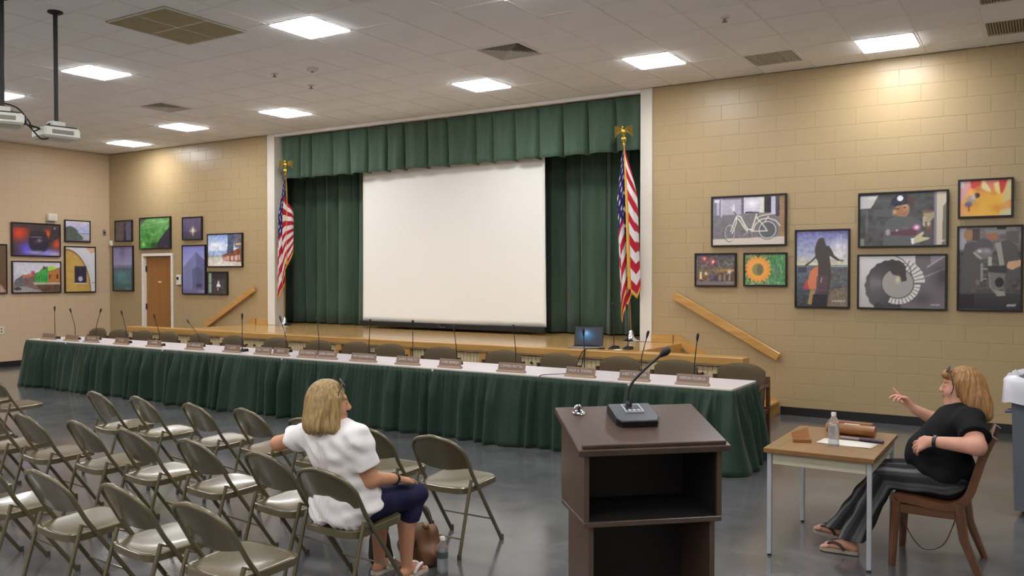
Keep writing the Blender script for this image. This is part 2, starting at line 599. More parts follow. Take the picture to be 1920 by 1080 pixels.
# panels that replace a tile: lights, vents
LIGHTS = []
for X in (-1.52, 0.972, -4.012, -6.504, -10.242, -12.734, -15.226):
    for Y in (9.666, 6.486, 3.306, 0.126, -3.054):
        y = 10.302 if (Y > 9 and X in (-1.52, -15.226, 0.972)) else Y
        if X > .9 and Y > 9: continue
        LIGHTS.append((X, y))
VENTS4 = [(-5.258, 8.394), (-11.49, 8.394)]
VENTS_GRID = [(-2.766, 10.302), (-0.274, 10.302), (-0.274, 9.03)]
def taken(x, y):
    for lx, ly in LIGHTS + VENTS4 + VENTS_GRID:
        if abs(lx - x) < .25 and abs(ly - y) < .25:
            return True
    return False
cells = []
for i in range(len(XS) - 1):
    for j in range(len(YS) - 1):
        cx_, cy_ = (XS[i] + XS[i + 1]) / 2, (YS[j] + YS[j + 1]) / 2
        if not taken(cx_, cy_):
            cells.append((XS[i], XS[i + 1], YS[j], YS[j + 1]))
def vis_key(c):
    x, y = (c[0] + c[1]) / 2, (c[2] + c[3]) / 2
    d = Vector((x, y, HC - CAM_H))
    z = d.dot(_fw)
    if z < .5: return 1e6
    px, py = d.dot(_rt) / z * FPX, -d.dot(_up) / z * FPX
    if abs(px) > 1080 or abs(py) > 640: return 1e5 + d.length
    return d.length
cells.sort(key=vis_key)
_tm = {}
rest = MB()
for n, (x0, x1, y0, y1) in enumerate(cells):
    if n < 295:
        key = (round(x1 - x0, 3), round(y1 - y0, 3))
        if key not in _tm:
            _tm[key] = MB().cbox(.0118, key[0] - .0118, .0118, key[1] - .0118, .0025, .03, .002).mesh('ceiling_tile', M_tile)
        o = link('ceiling_tile', _tm[key], ceiling)
        o.location = (x0, y0, HC)
    else:
        rest.cbox(x0 + .0118, x1 - .0118, y0 + .0118, y1 - .0118, HC + .0025, HC + .03, .002)
o = rest.build('ceiling_tile_rest', M_tile, ceiling)
o['kind'] = 'stuff'

# ceiling lights
M_panel = emat('lit_diffuser', (250, 251, 254), PANEL_POWER)
def make_light():
    t = thing('ceiling_light', 'x', 'ceiling light')
    a, b = .298, .304
    fr = MB()
    fr.box(-a, a, -b, -b + .014, -.006, .02).box(-a, a, b - .014, b, -.006, .02).box(-a, -a + .014, -b + .014, b - .014, -.006, .02).box(a - .014, a, -b + .014, b - .014, -.006, .02)
    fr.build('frame', M_white, t)
    MB().cbox(-a + .014, a - .014, -b + .014, b - .014, -.016, .016, .005).build('diffuser', M_panel, t)
    return t
LL = {(-1.52, 10.302): 'lit square ceiling panel nearest the right wall, above the photographs',
      (-4.012, 9.666): 'lit square ceiling panel above the right end of the stage opening',
      (-6.504, 9.666): 'lit square ceiling panel just above the middle of the green valance',
      (-10.242, 9.666): 'lit square ceiling panel above the left end of the green valance',
      (-12.734, 9.666): 'lit square ceiling panel second from the left corner of the room',
      (-15.226, 10.302): 'small lit square ceiling panel closest to the room corner by the door',
      (-6.504, 6.486): 'largest lit square ceiling panel, at the top of the picture',
      (-10.242, 6.486): 'lit square ceiling panel just right of the projector pole',
      (-12.734, 6.486): 'lit square ceiling panel cut off by the left picture edge behind projector pole'}
lt = make_light()
first = True
for (X, Y) in LIGHTS:
    o = lt if first else copy_tree(lt)
    first = False
    o.location = (X, Y, HC)
    if (X, Y) in LL:
        o['label'] = LL[(X, Y)]
    else:
        row = {6.486: 'of the second row', 3.306: 'of the third row', 0.126: 'of the row above the camera', -3.054: 'of the row behind the camera'}[Y]
        colm = {-1.52: 'second from the right', 0.972: 'rightmost', -4.012: 'third from the right', -6.504: 'middle', -10.242: 'third from the left', -12.734: 'second from the left', -15.226: 'leftmost'}[X]
        o['label'] = 'ceiling panel outside the picture, %s %s' % (colm, row)
    o['group'] = 'square ceiling light panels'

# ceiling vents and grilles
M_vent = pm('vent_grey', (206, 202, 192), rough=0.6)
M_ventd = pm('vent_dark', (128, 122, 112), rough=0.7)
M_ventgrid = pm('return_grille', (186, 176, 140), rough=0.7, var=0.08)
VL = ['louvred square ceiling diffuser above the middle of the stage', 'louvred square ceiling diffuser near the room corner, dark and foreshortened']
for (X, Y), lb in zip(VENTS4, VL):
    t = thing('ceiling_diffuser', lb, 'air vent', (X, Y, HC), 0, 'louvred ceiling diffusers')
    a, b = .298, .304
    MB().box(-a, a, -b, -b + .02, -.008, .02).box(-a, a, b - .02, b, -.008, .02).box(-a, -a + .02, -b + .02, b - .02, -.008, .02).box(a - .02, a, -b + .02, b - .02, -.008, .02).build('frame', M_grid, t)
    MB().box(-a + .02, a - .02, -b + .02, b - .02, .018, .028).build('backing', M_ventd, t)
    for side in range(4):
        Mr = Matrix.Rotation(side * pi / 2, 4, 'Z')
        for k in range(7):
            r0 = .272 - k * .037
            s_ = MB()
            s_.add([(-r0, -r0, -.006), (r0, -r0, -.006), (r0 - .02, -r0 + .026, .018), (-r0 + .02, -r0 + .026, .018), (-r0, -r0, -.003), (r0, -r0, -.003), (r0 - .02, -r0 + .026, .021), (-r0 + .02, -r0 + .026, .021)],
                   [(0, 1, 2, 3), (7, 6, 5, 4), (0, 4, 5, 1), (1, 5, 6, 2), (2, 6, 7, 3), (3, 7, 4, 0)], Mr)
            s_.build('louvre', M_vent, t)
GL = ['flat grey ceiling air grille near the wall above the bicycle photograph', 'dark slotted ceiling air grille at the right picture edge next to the wall', 'dark slotted ceiling air grille in the top right corner of the picture']
for q, ((X, Y), lb) in enumerate(zip(VENTS_GRID, GL)):
    t = thing('ceiling_grille', lb, 'air vent', (X, Y, HC), 0, 'slotted ceiling grilles')
    a, b = .298, .304
    MB().box(-a, a, -b, -b + .02, -.006, .02).box(-a, a, b - .02, b, -.006, .02).box(-a, -a + .02, -b + .02, b - .02, -.006, .02).box(a - .02, a, -b + .02, b - .02, -.006, .02).build('frame', M_grid, t)
    MB().box(-a + .02, a - .02, -b + .02, b - .02, .01, .026).build('backing', M_ventd if q else M_vent, t)
    for k in range(22):
        x = -a + .032 + k * .0255
        MB().box(x - .004, x + .004, -b + .02, b - .02, -.004, .012).build('slat', M_vent if q == 0 else M_ventgrid, t)
t = thing('return_air_grille', 'large tan return air grille divided into four panels', 'air vent', (-7.65, 5.74, HC))
MB().box(-.47, .47, -.5, .5, -.006, .004).build('backing', pm('return_grille_back', (150, 140, 110), rough=.8), t)
MB().box(-.47, .47, -.5, -.48, -.014, -.004).box(-.47, .47, .48, .5, -.014, -.004).box(-.47, -.45, -.48, .48, -.014, -.004).box(.45, .47, -.48, .48, -.014, -.004).box(-.008, .008, -.48, .48, -.014, -.004).box(-.45, .45, -.008, .008, -.0139, -.004).build('frame', M_vent, t)
for i in (0, 1):
    for j in (0, 1):
        s_ = MB()
        for k in range(24):
            y = -.47 + j * .484 + k * .0195
            s_.box(-.445 + i * .456, -.012 + i * .456, y, y + .008, -.0115, -.004)
        s_.build('grille_panel', M_ventgrid, t)

# smoke detectors and sprinkler heads
def detector(x, y, label, kind):
    if kind == 's':
        t = thing('smoke_detector', label, 'smoke detector', (x, y, HC))
        MB().lathe([(.075, .006), (.075, -.012), (.06, -.03), (.025, -.042)], 20).build('housing', M_vent, t, 35)
        MB().lathe([(.02, -.04), (.016, -.052), (.004, -.054)], 12).build('sensor_cap', M_ventd, t, 35)
    else:
        t = thing('sprinkler_head', label, 'sprinkler', (x, y, HC))
        MB().lathe([(.045, .006), (.045, -.006), (.02, -.012)], 16).build('rosette', M_vent, t, 35)
        MB().lathe([(.012, -.01), (.012, -.035), (.028, -.04), (.028, -.044)], 14).build('deflector', M_ventd, t, 35)
detector(-7.77, 7.78, 'grey dome smoke detector on the ceiling left of the diffuser', 's')
detector(-8.385, 7.73, 'flat pale disc sprinkler left of the dome smoke detector', 'p')
detector(-8.485, 8.47, 'tiny sprinkler head below the dome smoke detector', 'p')
detector(-2.75, 8.43, 'lone sprinkler head on the ceiling above the bicycle photograph', 'p')

# ================================================================== STAGE
stage = thing('stage', 'oak floored stage with cream panelled front behind the long table', 'stage', (0, 0, 0))
stage['kind'] = 'structure'
SX0, SX1 = -14.05, -2.84          # ends of the front ledge
FX0, FX1 = -12.60, -4.20          # stage floor between the two stairs
# floor boards
nb = 24
by = np.linspace(SY + .2, 14.4, 52)
for k in range(len(by) - 1):
    MB().box((FX0 if by[k + 1] < D - .003 else (OPL + .001 if by[k] < D + .31 else OPL - 1.6)), (FX1 if by[k + 1] < D - .003 else (OPR - .001 if by[k] < D + .31 else OPR + 1.6)), by[k] + .0006, by[k + 1] - .0006, ST - .03, ST).build('floor_board', M_oakfloor, stage)
MB().box(FX0 + .03, FX1 - .03, SY + .25, D - .1, 0.02, ST - .031).build('stage_core', M_stagewall, stage)
# front cap ledge
cap = MB().cbox(SX0, SX1, SY - .03, SY + .2, ST - .085, ST, .006)
cap.build('ledge_cap', M_oak, stage)
MB().cbox(SX0 + .02, SX1 - .02, SY - .015, SY + .0, ST - .10, ST - .0855, .003).build('ledge_moulding', M_cream, stage)
posts = [-13.95, -12.76, -11.48, -10.18, -8.91, -7.617, -6.336, -5.032, -3.9, -2.93]
for x in posts:
    MB().cbox(x - .055, x + .055, SY, SY + .12, 0, ST - .09, .004).build('front_post', M_oak if -9.2 < x < -4.9 else M_cream, stage)
for i in range(len(posts) - 1):
    a, b = posts[i] + .056, posts[i + 1] - .056
    p = MB().box(a, b, SY + .055, SY + .1, .06, ST - .1)
    n = max(8, int((b - a) / .055))
    for k in range(n):
        x = a + (b - a) * (k + .5) / n
        wdt = (b - a) / n
        p.cbox(x - wdt / 2 + .003, x + wdt / 2 - .003, SY + .045, SY + .056, .06, ST - .1, .003)
    pn = p.build('front_panel', M_cream, stage)
    mid = (a + b) / 2
    for s_ in (-.09, .09):
        MB().lathe([(.006, 0), (.008, .015), (.018, .022), (.018, .032), (.008, .038)], 12, T(mid + s_, SY + .045, ST - .2, 0, radians(90))).build('knob', M_darkmetal, pn, 40)
MB().cbox(SX0 + .02, SX1 - .02, SY + .03, SY + .05, 0, .055, .003).build('toe_board', M_black, stage)
# wood skirting on the wall either side of the opening
MB().cbox(TRR + .002, -4.30, D - .03, D - .002, ST, ST + .11, .004).build('wall_skirting', M_oak, stage)
MB().cbox(-12.48, TRL - .002, D - .03, D - .002, ST, ST + .11, .004).build('wall_skirting', M_oak, stage)

def stairs(name, label, x_top, sgn):
    t = thing(name, label, 'steps', (x_top, 0, 0))
    n = 4
    rise = ST / 5
    run = .325
    for k in range(n):
        z = ST - rise * (k + 1)
        a, b = sgn * run * k, sgn * run * (k + 1)
        a, b = min(a, b), max(a, b)
        MB().cbox(a - .02, b + .02, SY + .205, D - .015, z - .035, z, .005).build('tread', M_oak, t)
        MB().box(a, b, SY + .21, D - .02, 0, z - .035).build('riser', M_oak, t)
    x_a, x_b = sgn * -.09, sgn * (run * n + .02)
    zA, zB = ST + .11, .16
    v = [(x_a, D - .028, zA - .11), (x_b, D - .028, max(0, zB - .15)), (x_b, D - .028, zB), (x_a + sgn * .08, D - .028, zA), (x_a, D - .028, zA)]
    v = v + [(p[0], D - .003, p[2]) for p in v]
    MB().add(v, [(0, 1, 2, 3, 4), (9, 8, 7, 6, 5)] + [(i, i + 5, (i + 1) % 5 + 5, (i + 1) % 5) for i in range(5)]).build('wall_stringer', M_oak, t)
    MB().cbox(min(0, sgn * .02), max(0, sgn * .02), SY + .21, D - .02, ST - rise, ST - .001, .002).build('top_riser', M_oak, t)
    return t
stairs('stage_stairs', 'oak stairs down from the right end of the stage beside the wall', FX1 + .001, 1)
stairs('stage_stairs', 'oak stairs down from the left end of the stage near the door', FX0 - .001, -1)

def handrail(label, xa, za, xb, zb):
    t = thing('handrail', label, 'handrail', (xa, D, za), 0, 'sloping stair handrails')
    L = sqrt((xb - xa) ** 2 + (zb - za) ** 2)
    ang = math.atan2(zb - za, xb - xa)
    M = Matrix.Rotation(-ang, 4, 'Y')
    MB().cbox(0, L, -.085, -.04, -.055, .055, .008, M).build('rail', M_oak, t)
    for u in (.12, .5, .88):
        MB().cbox(L * u - .03, L * u + .03, -.042, -.001, -.02, .02, .003, M).build('bracket', M_oak, t)
handrail('sloping oak handrail on the right wall below the framed photographs', -4.27, 1.50, -2.87, .73)
handrail('sloping oak handrail on the left wall beside the door', -13.91, .77, -12.49, 1.52)

# ------------------------------------------------------------------ curtains
def pleat_sheet(x0, x1, z0, z1, y, amp, period, seed, flare=0.0, nz=10, wob=.35, sharp=1.0, hem=0.0):
    rng = np.random.default_rng(seed)
    n = int((x1 - x0) / period * 14)
    u = np.linspace(0, 1, n)
    x = x0 + (x1 - x0) * u
    ph = 2 * pi * (x - x0) / period
    warp = np.interp(u, np.linspace(0, 1, 14), rng.normal(0, wob * 2, 14))
    ph = ph + warp * 2
    am = np.interp(u, np.linspace(0, 1, 22), rng.uniform(.35, 1.35, 22))
    P = np.zeros((nz, n, 3))
    ph2 = rng.uniform(0, 6.28)
    for j in range(nz):
        v = j / (nz - 1)
        z = z1 + (z0 - z1) * v
        a = amp * am * (1 + flare * v)
        s = np.sin(ph + .25 * np.sin(3 * v + ph2 + u * 9) * v)
        s = np.sign(s) * np.abs(s) ** sharp
        P[j, :, 0] = x + .25 * a * np.sin(2 * ph)
        P[j, :, 1] = y - a * s - .35 * a * np.sin(ph * .37 + 2 * ph2)
        P[j, :, 2] = z + (hem * (np.sin(ph * .5) * .5 + .3 * np.sin(ph * .23)) if j == nz - 1 else 0)
    return P

def valance_sheet():
    # flat box pleats: wide smooth panels with narrow deep creases that open towards the hem
    rng = np.random.default_rng(3)
    edges = np.linspace(OPL + .02, OPR - .02, 18) + np.concatenate([[0], rng.normal(0, .035, 16), [0]])
    xs, ys0, ys1 = [], [], []
    for i in range(17):
        a, b = edges[i], edges[i + 1]
        sk = rng.uniform(-.25, .25)
        for u in np.linspace(0, 1, 26, endpoint=False):
            xs.append(a + (b - a) * u)
            e = min(u, 1 - u)
            crease0 = math.exp(-(e / .035) ** 2)
            crease1 = math.exp(-(e / .075) ** 2)
            ys0.append(.05 * crease0 + .006 * sin(u * 7 + i))
            ys1.append(.12 * crease1 - .03 * sin(pi * u) + .020 * sin(u * 2 * pi * 1.5 + i * 1.7) * sin(pi * u) + sk * .05 * (u - .5))
    xs = np.array(xs + [edges[-1]]); ys0 = np.array(ys0 + [0]); ys1 = np.array(ys1 + [0])
    nz = 12
    P = np.zeros((nz, len(xs), 3))
    for j in range(nz):
        v = j / (nz - 1)
        P[j, :, 0] = xs
        P[j, :, 1] = D + .11 + ys0 * (1 - v) + ys1 * v ** .9
        P[j, :, 2] = HC - .055 + (3.525 - HC + .055) * v - (.10 * (ys1 - .02)) * (j == nz - 1)
    return P
t = thing('stage_valance', 'green pleated valance across the top of the stage opening', 'curtain', ((OPL + OPR) / 2, D + .13, 3.5))
Mo = Matrix.Translation((-(OPL + OPR) / 2, -(D + .13), -3.5))
MB().sheet(valance_sheet(), .006, Mo).build('cloth', M_green, t, True)
MB().cbox(OPL + .01, OPR - .01, D + .17, D + .20, HC - .09, HC - .052, .003, Mo).build('curtain_track', M_black, t)
def drape(label, x0, x1, seed, y=11.92, per=.30, amp=.085):
    t = thing('stage_curtain', label, 'curtain', ((x0 + x1) / 2, y, ST), 0, 'green stage drapes')
    Mo = Matrix.Translation((-(x0 + x1) / 2, -y, -ST))
    MB().sheet(pleat_sheet(x0, x1, ST + .02, HC - .1, y, amp, per, seed, flare=.25, nz=12), .006, Mo).build('cloth', M_green, t, True)
    MB().cbox(x0, x1, y - .015, y + .015, HC - .1, HC - .06, .003, Mo).build('header_tape', M_green, t)
drape('green stage drape hanging left of the projection screen', -13.0, -10.05, 11)
drape('green stage drape hanging right of the projection screen', -6.95, -3.9, 12)
drape('green stage drape hanging behind the projection screen', -10.3, -6.7, 13, 12.3)

# ------------------------------------------------------------------ projection screen
SCY = 11.35
def onplane(px, py, Y):
    d = _fw + _rt * ((px - 960) / FPX) - _up * ((py - 540) / FPX)
    return d * (Y / d.y) + Vector((0, 0, CAM_H))
sxl, sxr = -10.185, -6.487
szb = .975
screen = thing('projection_screen', 'large white pull-down projection screen in the middle of the stage', 'screen', ((sxl + sxr) / 2, SCY, szb - .1))
Mo = Matrix.Translation((-(sxl + sxr) / 2, -SCY, -(szb - .1)))
M_screen = pm('matt_white_screen', (238, 236, 229), rough=0.85, var=0.012, scale=.6, spec=0.2)
nx, nz = 60, 40
xx, zz = np.meshgrid(np.linspace(sxl, sxr, nx), np.linspace(HC - .12, szb, nz))
u = (xx - sxl) / (sxr - sxl); v = (zz - szb) / (HC - szb)
# soft diagonal ripple running from the lower middle to the upper right, as a hanging sheet shows
rd = (u - .46) - .42 * v
yy = SCY + .05 * np.sqrt(rd ** 2 + .0004) * 2.2 - .012 * np.sin(u * pi) - .05 * np.sqrt((u - .1 - .75 * v) ** 2 + .0006) * v
MB().sheet(np.stack([xx, yy, zz], 2), .002, Mo).build('screen_fabric', M_screen, screen, True)
MB().cbox(sxl - .02, sxr + .02, SCY - .03, SCY + .03, szb - .085, szb - .0, .01, Mo).build('bottom_bar', M_blackpl, screen)
MB().cbox(sxl - .1, sxr + .1, SCY - .08, SCY + .08, HC - .28, HC - .12, .01, Mo).build('roller_case', M_offwhite, screen)
px_ = (sxl + sxr) / 2 - .12
pl = MB().cbox(px_ - .05, px_ + .05, SCY - .05, SCY - .03, szb - .07, szb - .005, .006, Mo)
pl.tube([(px_ + .03, SCY - .055, szb - .055), (px_ + .09, SCY - .06, szb - .06), (px_ + .15, SCY - .05, szb - .05)], .012, 8, Mo)
pl.build('pull_handle', M_darkmetal, screen)

# ------------------------------------------------------------------ flags
FLC = pcol('flag_cloth', rough=0.8, spec=0.2, sheen=0.1)
M_fringe = pm('gold_fringe', (206, 158, 62), rough=0.6, var=0.15, scale=60)
def colour_mesh(me, cols):
    """cols: linear rgb per vertex"""
    at = me.color_attributes.new('Col', 'FLOAT_COLOR', 'POINT')
    c = np.ones((len(me.vertices), 4), np.float32)
    c[:, :3] = cols
    at.data.foreach_set('color', c.ravel())

def flag_colour(u, v):
    red, white, blue = np.array(lin((168, 30, 50))), np.array(lin((214, 206, 206))), np.array(lin((34, 32, 84)))
    stripe = (np.floor(v * 13).astype(int) % 2) == 0
    c = np.where(stripe[..., None], red, white)
    cant = (u < .54) & (v < .50)
    c = np.where(cant[..., None], blue, c)
    # stars: 9 staggered rows
    su, sv = u / .54, v / .50
    row = np.floor(sv * 8)
    odd = (row % 2) == 1
    nst = 5
    cu = su * nst + np.where(odd, .5, 0)
    fu, fv = cu % 1 - .5, (sv * 8) % 1 - .5
    star = (fu * fu * 1.0 + fv * fv * 1.3 < .05) & cant & (su > .04) & (su < .97)
    return np.where(star[..., None], white, c)

def flag(label, x, y, mirror, seed):
    t = thing('flag_stand', label, 'flag', (x, y, ST))
    # base and pole
    MB().lathe([(.115, 0), (.115, .012), (.09, .03), (.05, .06), (.032, .11), (.026, .15), (.018, .16)], 20).build('base', M_chrome, t, 40)
    MB().tube([(0, 0, .14), (0, 0, 2.72)], .0125, 10).build('pole', pm('flag_pole_wood', (120, 84, 48), rough=.4), t, 40)
    MB().lathe([(.016, 1.28), (.019, 1.30), (.019, 1.36), (.016, 1.38)], 12).build('pole_joint', M_brass, t, 40)
    # eagle
    MB().lathe([(.014, 2.70), (.022, 2.72), (.022, 2.735), (.014, 2.75), (.036, 2.775), (.040, 2.80), (.034, 2.83), (.014, 2.85)], 14).build('finial_ball', M_brass, t, 40)
    e = MB().ell((0, 0, 2.905), (.036, .04, .06), 12, 8).ell((-.012, 0, 2.962), (.022, .02, .024), 10, 6).add([(-.045, 0, 2.955), (-.02, -.008, 2.966), (-.02, .008, 2.966), (-.02, 0, 2.95)], [(0, 1, 2), (0, 3, 1), (0, 2, 3), (1, 3, 2)])
    e.tube([(0, 0, 2.87), (0, .03, 2.83)], [.02, .03], 8)
    e.build('eagle_body', M_brass, t, 40)
    for s in (-1, 1):
        P = []
        for j in range(7):
            v = j / 6
            row = []
            for i in range(7):
                q = i / 6
                row.append((s * (.022 + .10 * q), -.012 + .03 * q * v + .012 * v, 2.945 + .04 * sin(q * 2.2) - v * (.035 + .12 * q) - .012 * ((i % 2) if j == 6 else 0)))
            P.append(row)
        MB().sheet(P, .008).build('eagle_wing', M_brass, t, 40)
    # cloth: gathered on the pole, hanging down in a few deep folds
    nu, nv = 120, 90
    U, V = np.meshgrid(np.linspace(0, 1, nu), np.linspace(0, 1, nv))
    if not mirror:
        uk = [0, .15, .30, .42, .52, .62, .75, .88, 1.0]
        kx = [0, -.06, -.12, -.125, -.07, .02, .12, .15, .07]
        ky = [-.02, -.075, -.085, -.08, -.07, -.05, -.05, .01, .04]
        ut, zt = [0, .3, .5, .62, .8, 1], [2.80, 2.62, 2.42, 2.25, 2.12, 2.05]
        ub, zb = [0, .2, .40, .52, .60, .75, .9, 1], [.78, .62, .40, .66, 1.05, 1.30, 1.42, 1.35]
    else:
        uk = [0, .15, .30, .42, .52, .62, .72, .85, 1.0]
        kx = [0, -.06, -.125, -.10, .02, .13, .16, .10, .02]
        ky = [-.02, -.07, -.075, -.06, -.03, .0, -.05, -.105, -.115]
        ut, zt = [0, .3, .5, .65, .8, 1], [2.80, 2.55, 2.30, 2.15, 2.45, 2.74]
        ub, zb = [0, .2, .36, .48, .60, .70, .85, 1], [.85, .62, .32, .55, .90, .80, .64, .72]
    def sm(K):
        K = np.interp(U[0], uk, K)
        for _ in range(10):
            K[1:-1] = (K[:-2] + 2 * K[1:-1] + K[2:]) / 4
        return K[None, :]
    ZT, ZB = np.interp(U, ut, zt), np.interp(U, ub, zb)
    Z = ZT + (ZB - ZT) * V
    w_ = np.clip((2.84 - Z) / .85, .10, 1.0)
    rip = .007 * np.sin(U * 29 + V * 6 + seed)
    X = sm(kx) * w_ + .0 * U
    Y = sm(ky) * (.35 + .65 * w_) + rip * w_
    P = np.stack([X, Y, Z], 2)
    mb = MB().sheet(P, .003)
    me = mb.mesh('flag_cloth', FLC, True)
    c = flag_colour(U, V).reshape(-1, 3)
    colour_mesh(me, np.concatenate([c, c]))
    fl = link('flag_cloth', me, t)
    # fringe along the fly edge and the lower edge
    for edge in ('fly', 'bottom'):
        E = P[:, -1] if edge == 'fly' else P[-1, 3:]
        Tn = np.gradient(E, axis=0)
        out = (P[:, -1] - P[:, -4]) if edge == 'fly' else (P[-1, 3:] - P[-4, 3:])
        out = out / np.maximum(np.linalg.norm(out, axis=1, keepdims=True), 1e-6)
        out[:, 2] -= .4
        out = out / np.linalg.norm(out, axis=1, keepdims=True)
        zig = np.where(np.arange(len(E)) % 2 == 0, 1.0, .86)[:, None]
        G = np.stack([E - out * .006, E + out * .02, E + out * .05 * zig], 0)
        MB().sheet(G, .006).build('fringe', M_fringe, t, True)
    # gold cord with tassels
    cord = bez([(.0, -.02, 2.68), (.02, -.05, 2.5), (.03, -.085, 2.1), (.02, -.105, 1.65), (.03, -.1, 1.25)], 8)
    MB().tube(cord, .006, 6).build('cord', M_fringe, t, True)
    MB().lathe([(.006, 1.27), (.014, 1.25), (.012, 1.23), (.02, 1.12), (.016, 1.11)], 10, T(.03, -.1, 0)).build('tassel', M_fringe, t, 40)
    return t
fl1 = flag('flag on a pole with gold eagle at the left end of the stage', -11.645, 10.95, False, 1.0)
fl2 = flag('flag on a pole with gold eagle at the right end of the stage', -4.865, 10.93, True, 2.2)
fl1.rotation_euler = (0, radians(.6), radians(44))
fl2.rotation_euler = (0, radians(-2.2), radians(24))

# ------------------------------------------------------------------ things on the stage edge
lap = thing('laptop', 'open dark laptop with lit blue screen on the stage edge', 'laptop', (-4.95, 9.72, ST), radians(12))
lapb = MB().cbox(-.19, .19, -.13, .12, 0, .018, .005).build('base', pm('laptop_grey', (120, 118, 120), rough=.4), lap)
kb = MB()
for r in range(5):
    for c in range(12):
        kb.box(-.165 + c * .028, -.142 + c * .028, -.02 + r * .026, .001 + r * .026, .018, .0205)
kb.build('keyboard', M_blackpl, lapb)
lid = MB().cbox(-.19, .19, -.006, .006, 0, .25, .004, T(0, .12, .016, 0, radians(-14))).build('lid', M_blackpl, lap)
# lit display painted as a colour grid
nw, nh = 40, 26
xs_, ys_ = np.meshgrid(np.linspace(-.175, .175, nw), np.linspace(.02, .235, nh))
gmat = T(0, .12, .016, 0, radians(-14))
mb = MB().grid(np.stack([xs_, np.full_like(xs_, -.0068), ys_], 2), gmat)
me = mb.mesh('display')
U_, V_ = (xs_ + .175) / .35, (ys_ - .02) / .215
glow = np.exp(-(((U_ - .42) / .22) ** 2 + ((V_ - .55) / .26) ** 2))
core = np.exp(-(((U_ - .40) / .09) ** 2 + ((V_ - .68) / .13) ** 2))
ccol = glow[..., None] * np.array([.05, .28, .62]) + core[..., None] * np.array([.35, .45, .5]) + np.array([.012, .016, .035])
colour_mesh(me, ccol.reshape(-1, 3))
md = bpy.data.materials.new('lit_display'); md.use_nodes = True
nt_ = md.node_tree; bs = nt_.nodes['Principled BSDF']; at_ = nt_.nodes.new('ShaderNodeAttribute'); at_.attribute_name = 'Col'
bs.inputs['Base Color'].default_value = (.01, .01, .012, 1); nt_.links.new(at_.outputs['Color'], bs.inputs['Emission Color']); bs.inputs['Emission Strength'].default_value = .6
me.materials.append(md)
link('display', me, lid)

def gooseneck_mic(label, base, top, group=None, name='table_microphone', bw=.05, bd=.07, rz=0.0, mid=None):
    t = thing(name, label, 'microphone', base, 0, group)
    M = Matrix.Rotation(rz, 4, 'Z')
    # wedge-shaped desk base
    v = [(-bw, -bd, 0), (bw, -bd, 0), (bw, bd, 0), (-bw, bd, 0), (-bw * .94, -bd * .94, .016), (bw * .94, -bd * .94, .016), (bw * .9, bd * .9, .038), (-bw * .9, bd * .9, .038)]
    MB().add(v, [(0, 3, 2, 1), (4, 5, 6, 7), (0, 1, 5, 4), (1, 2, 6, 5), (2, 3, 7, 6), (3, 0, 4, 7)], M).build('base', M_blackpl, t)
    MB().lathe([(.012, .028), (.012, .045), (.008, .05)], 10).build('socket', M_darkmetal, t.children[0], 40)
    tp = Vector(top) - Vector(base)
    m_ = Vector(mid) - Vector(base) if mid else Vector((tp.x * .15, tp.y * .15, tp.z * .5))
    pts = bez([(0, 0, .03), (tp.x * .03, tp.y * .03, tp.z * .3), m_, tp], 6)
    MB().tube(pts, [.0052] * (len(pts) - 5) + [.0046] * 5, 7).build('gooseneck', M_blackpl, t, True)
    d = (pts[-1] - pts[-4]).normalized()
    R = Matrix.Translation(tp) @ rot_between((0, 0, 1), d)
    MB().lathe([(.006, -.05), (.012, -.02), (.014, .0), (.014, .02), (.009, .032)], 10, R).build('capsule', M_blackpl, t, 40)
    return t
gooseneck_mic('gooseneck microphone standing on the stage just right of the laptop', (-4.56, 9.72, ST), (-4.58, 9.73, 1.40), 'spare microphones on the stage')
gooseneck_mic('gooseneck microphone on the stage closest to the white trim post', (-4.40, 9.78, ST), (-4.42, 9.79, 1.38), 'spare microphones on the stage')
t = thing('paper_pad', 'small white paper lying between the two stage microphones', 'paper', (-4.475, 9.66, ST))
MB().cbox(-.05, .05, -.04, .04, 0, .006, .001).build('sheets', M_white, t)
t = thing('power_brick', 'black charger brick with cable beside the laptop', 'charger', (-4.69, 9.64, ST))
MB().cbox(-.035, .035, -.02, .02, 0, .022, .004).build('body', M_blackpl, t)
cb = bez([(-.03, 0, .01), (-.06, -.1, .012), (-.11, -.235, .008), (-.16, -.262, -.06), (-.25, -.27, -.3), (-.3, -.29, -.6), (-.3, -.3, -.8)], 6)
MB().tube(cb, .005, 6).build('cable', M_blackpl, t, True)
t = thing('extension_cable', 'thin black cable hanging from the laptop down the stage front', 'cable', (-4.80, 9.60, ST))
cb = bez([(0, 0, .01), (.02, -.12, .012), (.01, -.212, .004), (-.02, -.225, -.12), (-.06, -.23, -.4), (-.05, -.25, -.7)], 6)
MB().tube(cb, .005, 6).build('cord', M_blackpl, t, True)
t = thing('wall_outlet', 'pair of electrical outlets on the stage front behind the third name plate', 'outlet', (-4.46, SY + .043, .62))
MB().cbox(-.09, -.02, -.008, 0, -.06, .06, .003).cbox(.02, .09, -.008, 0, -.06, .06, .003).build('cover_plate', M_white, t)
for s in (-.055, .055):
    for z in (-.028, .028):
        MB().cbox(s - .02, s + .02, -.011, -.007, z - .016, z + .016, .002).build('socket', M_darkmetal, t)

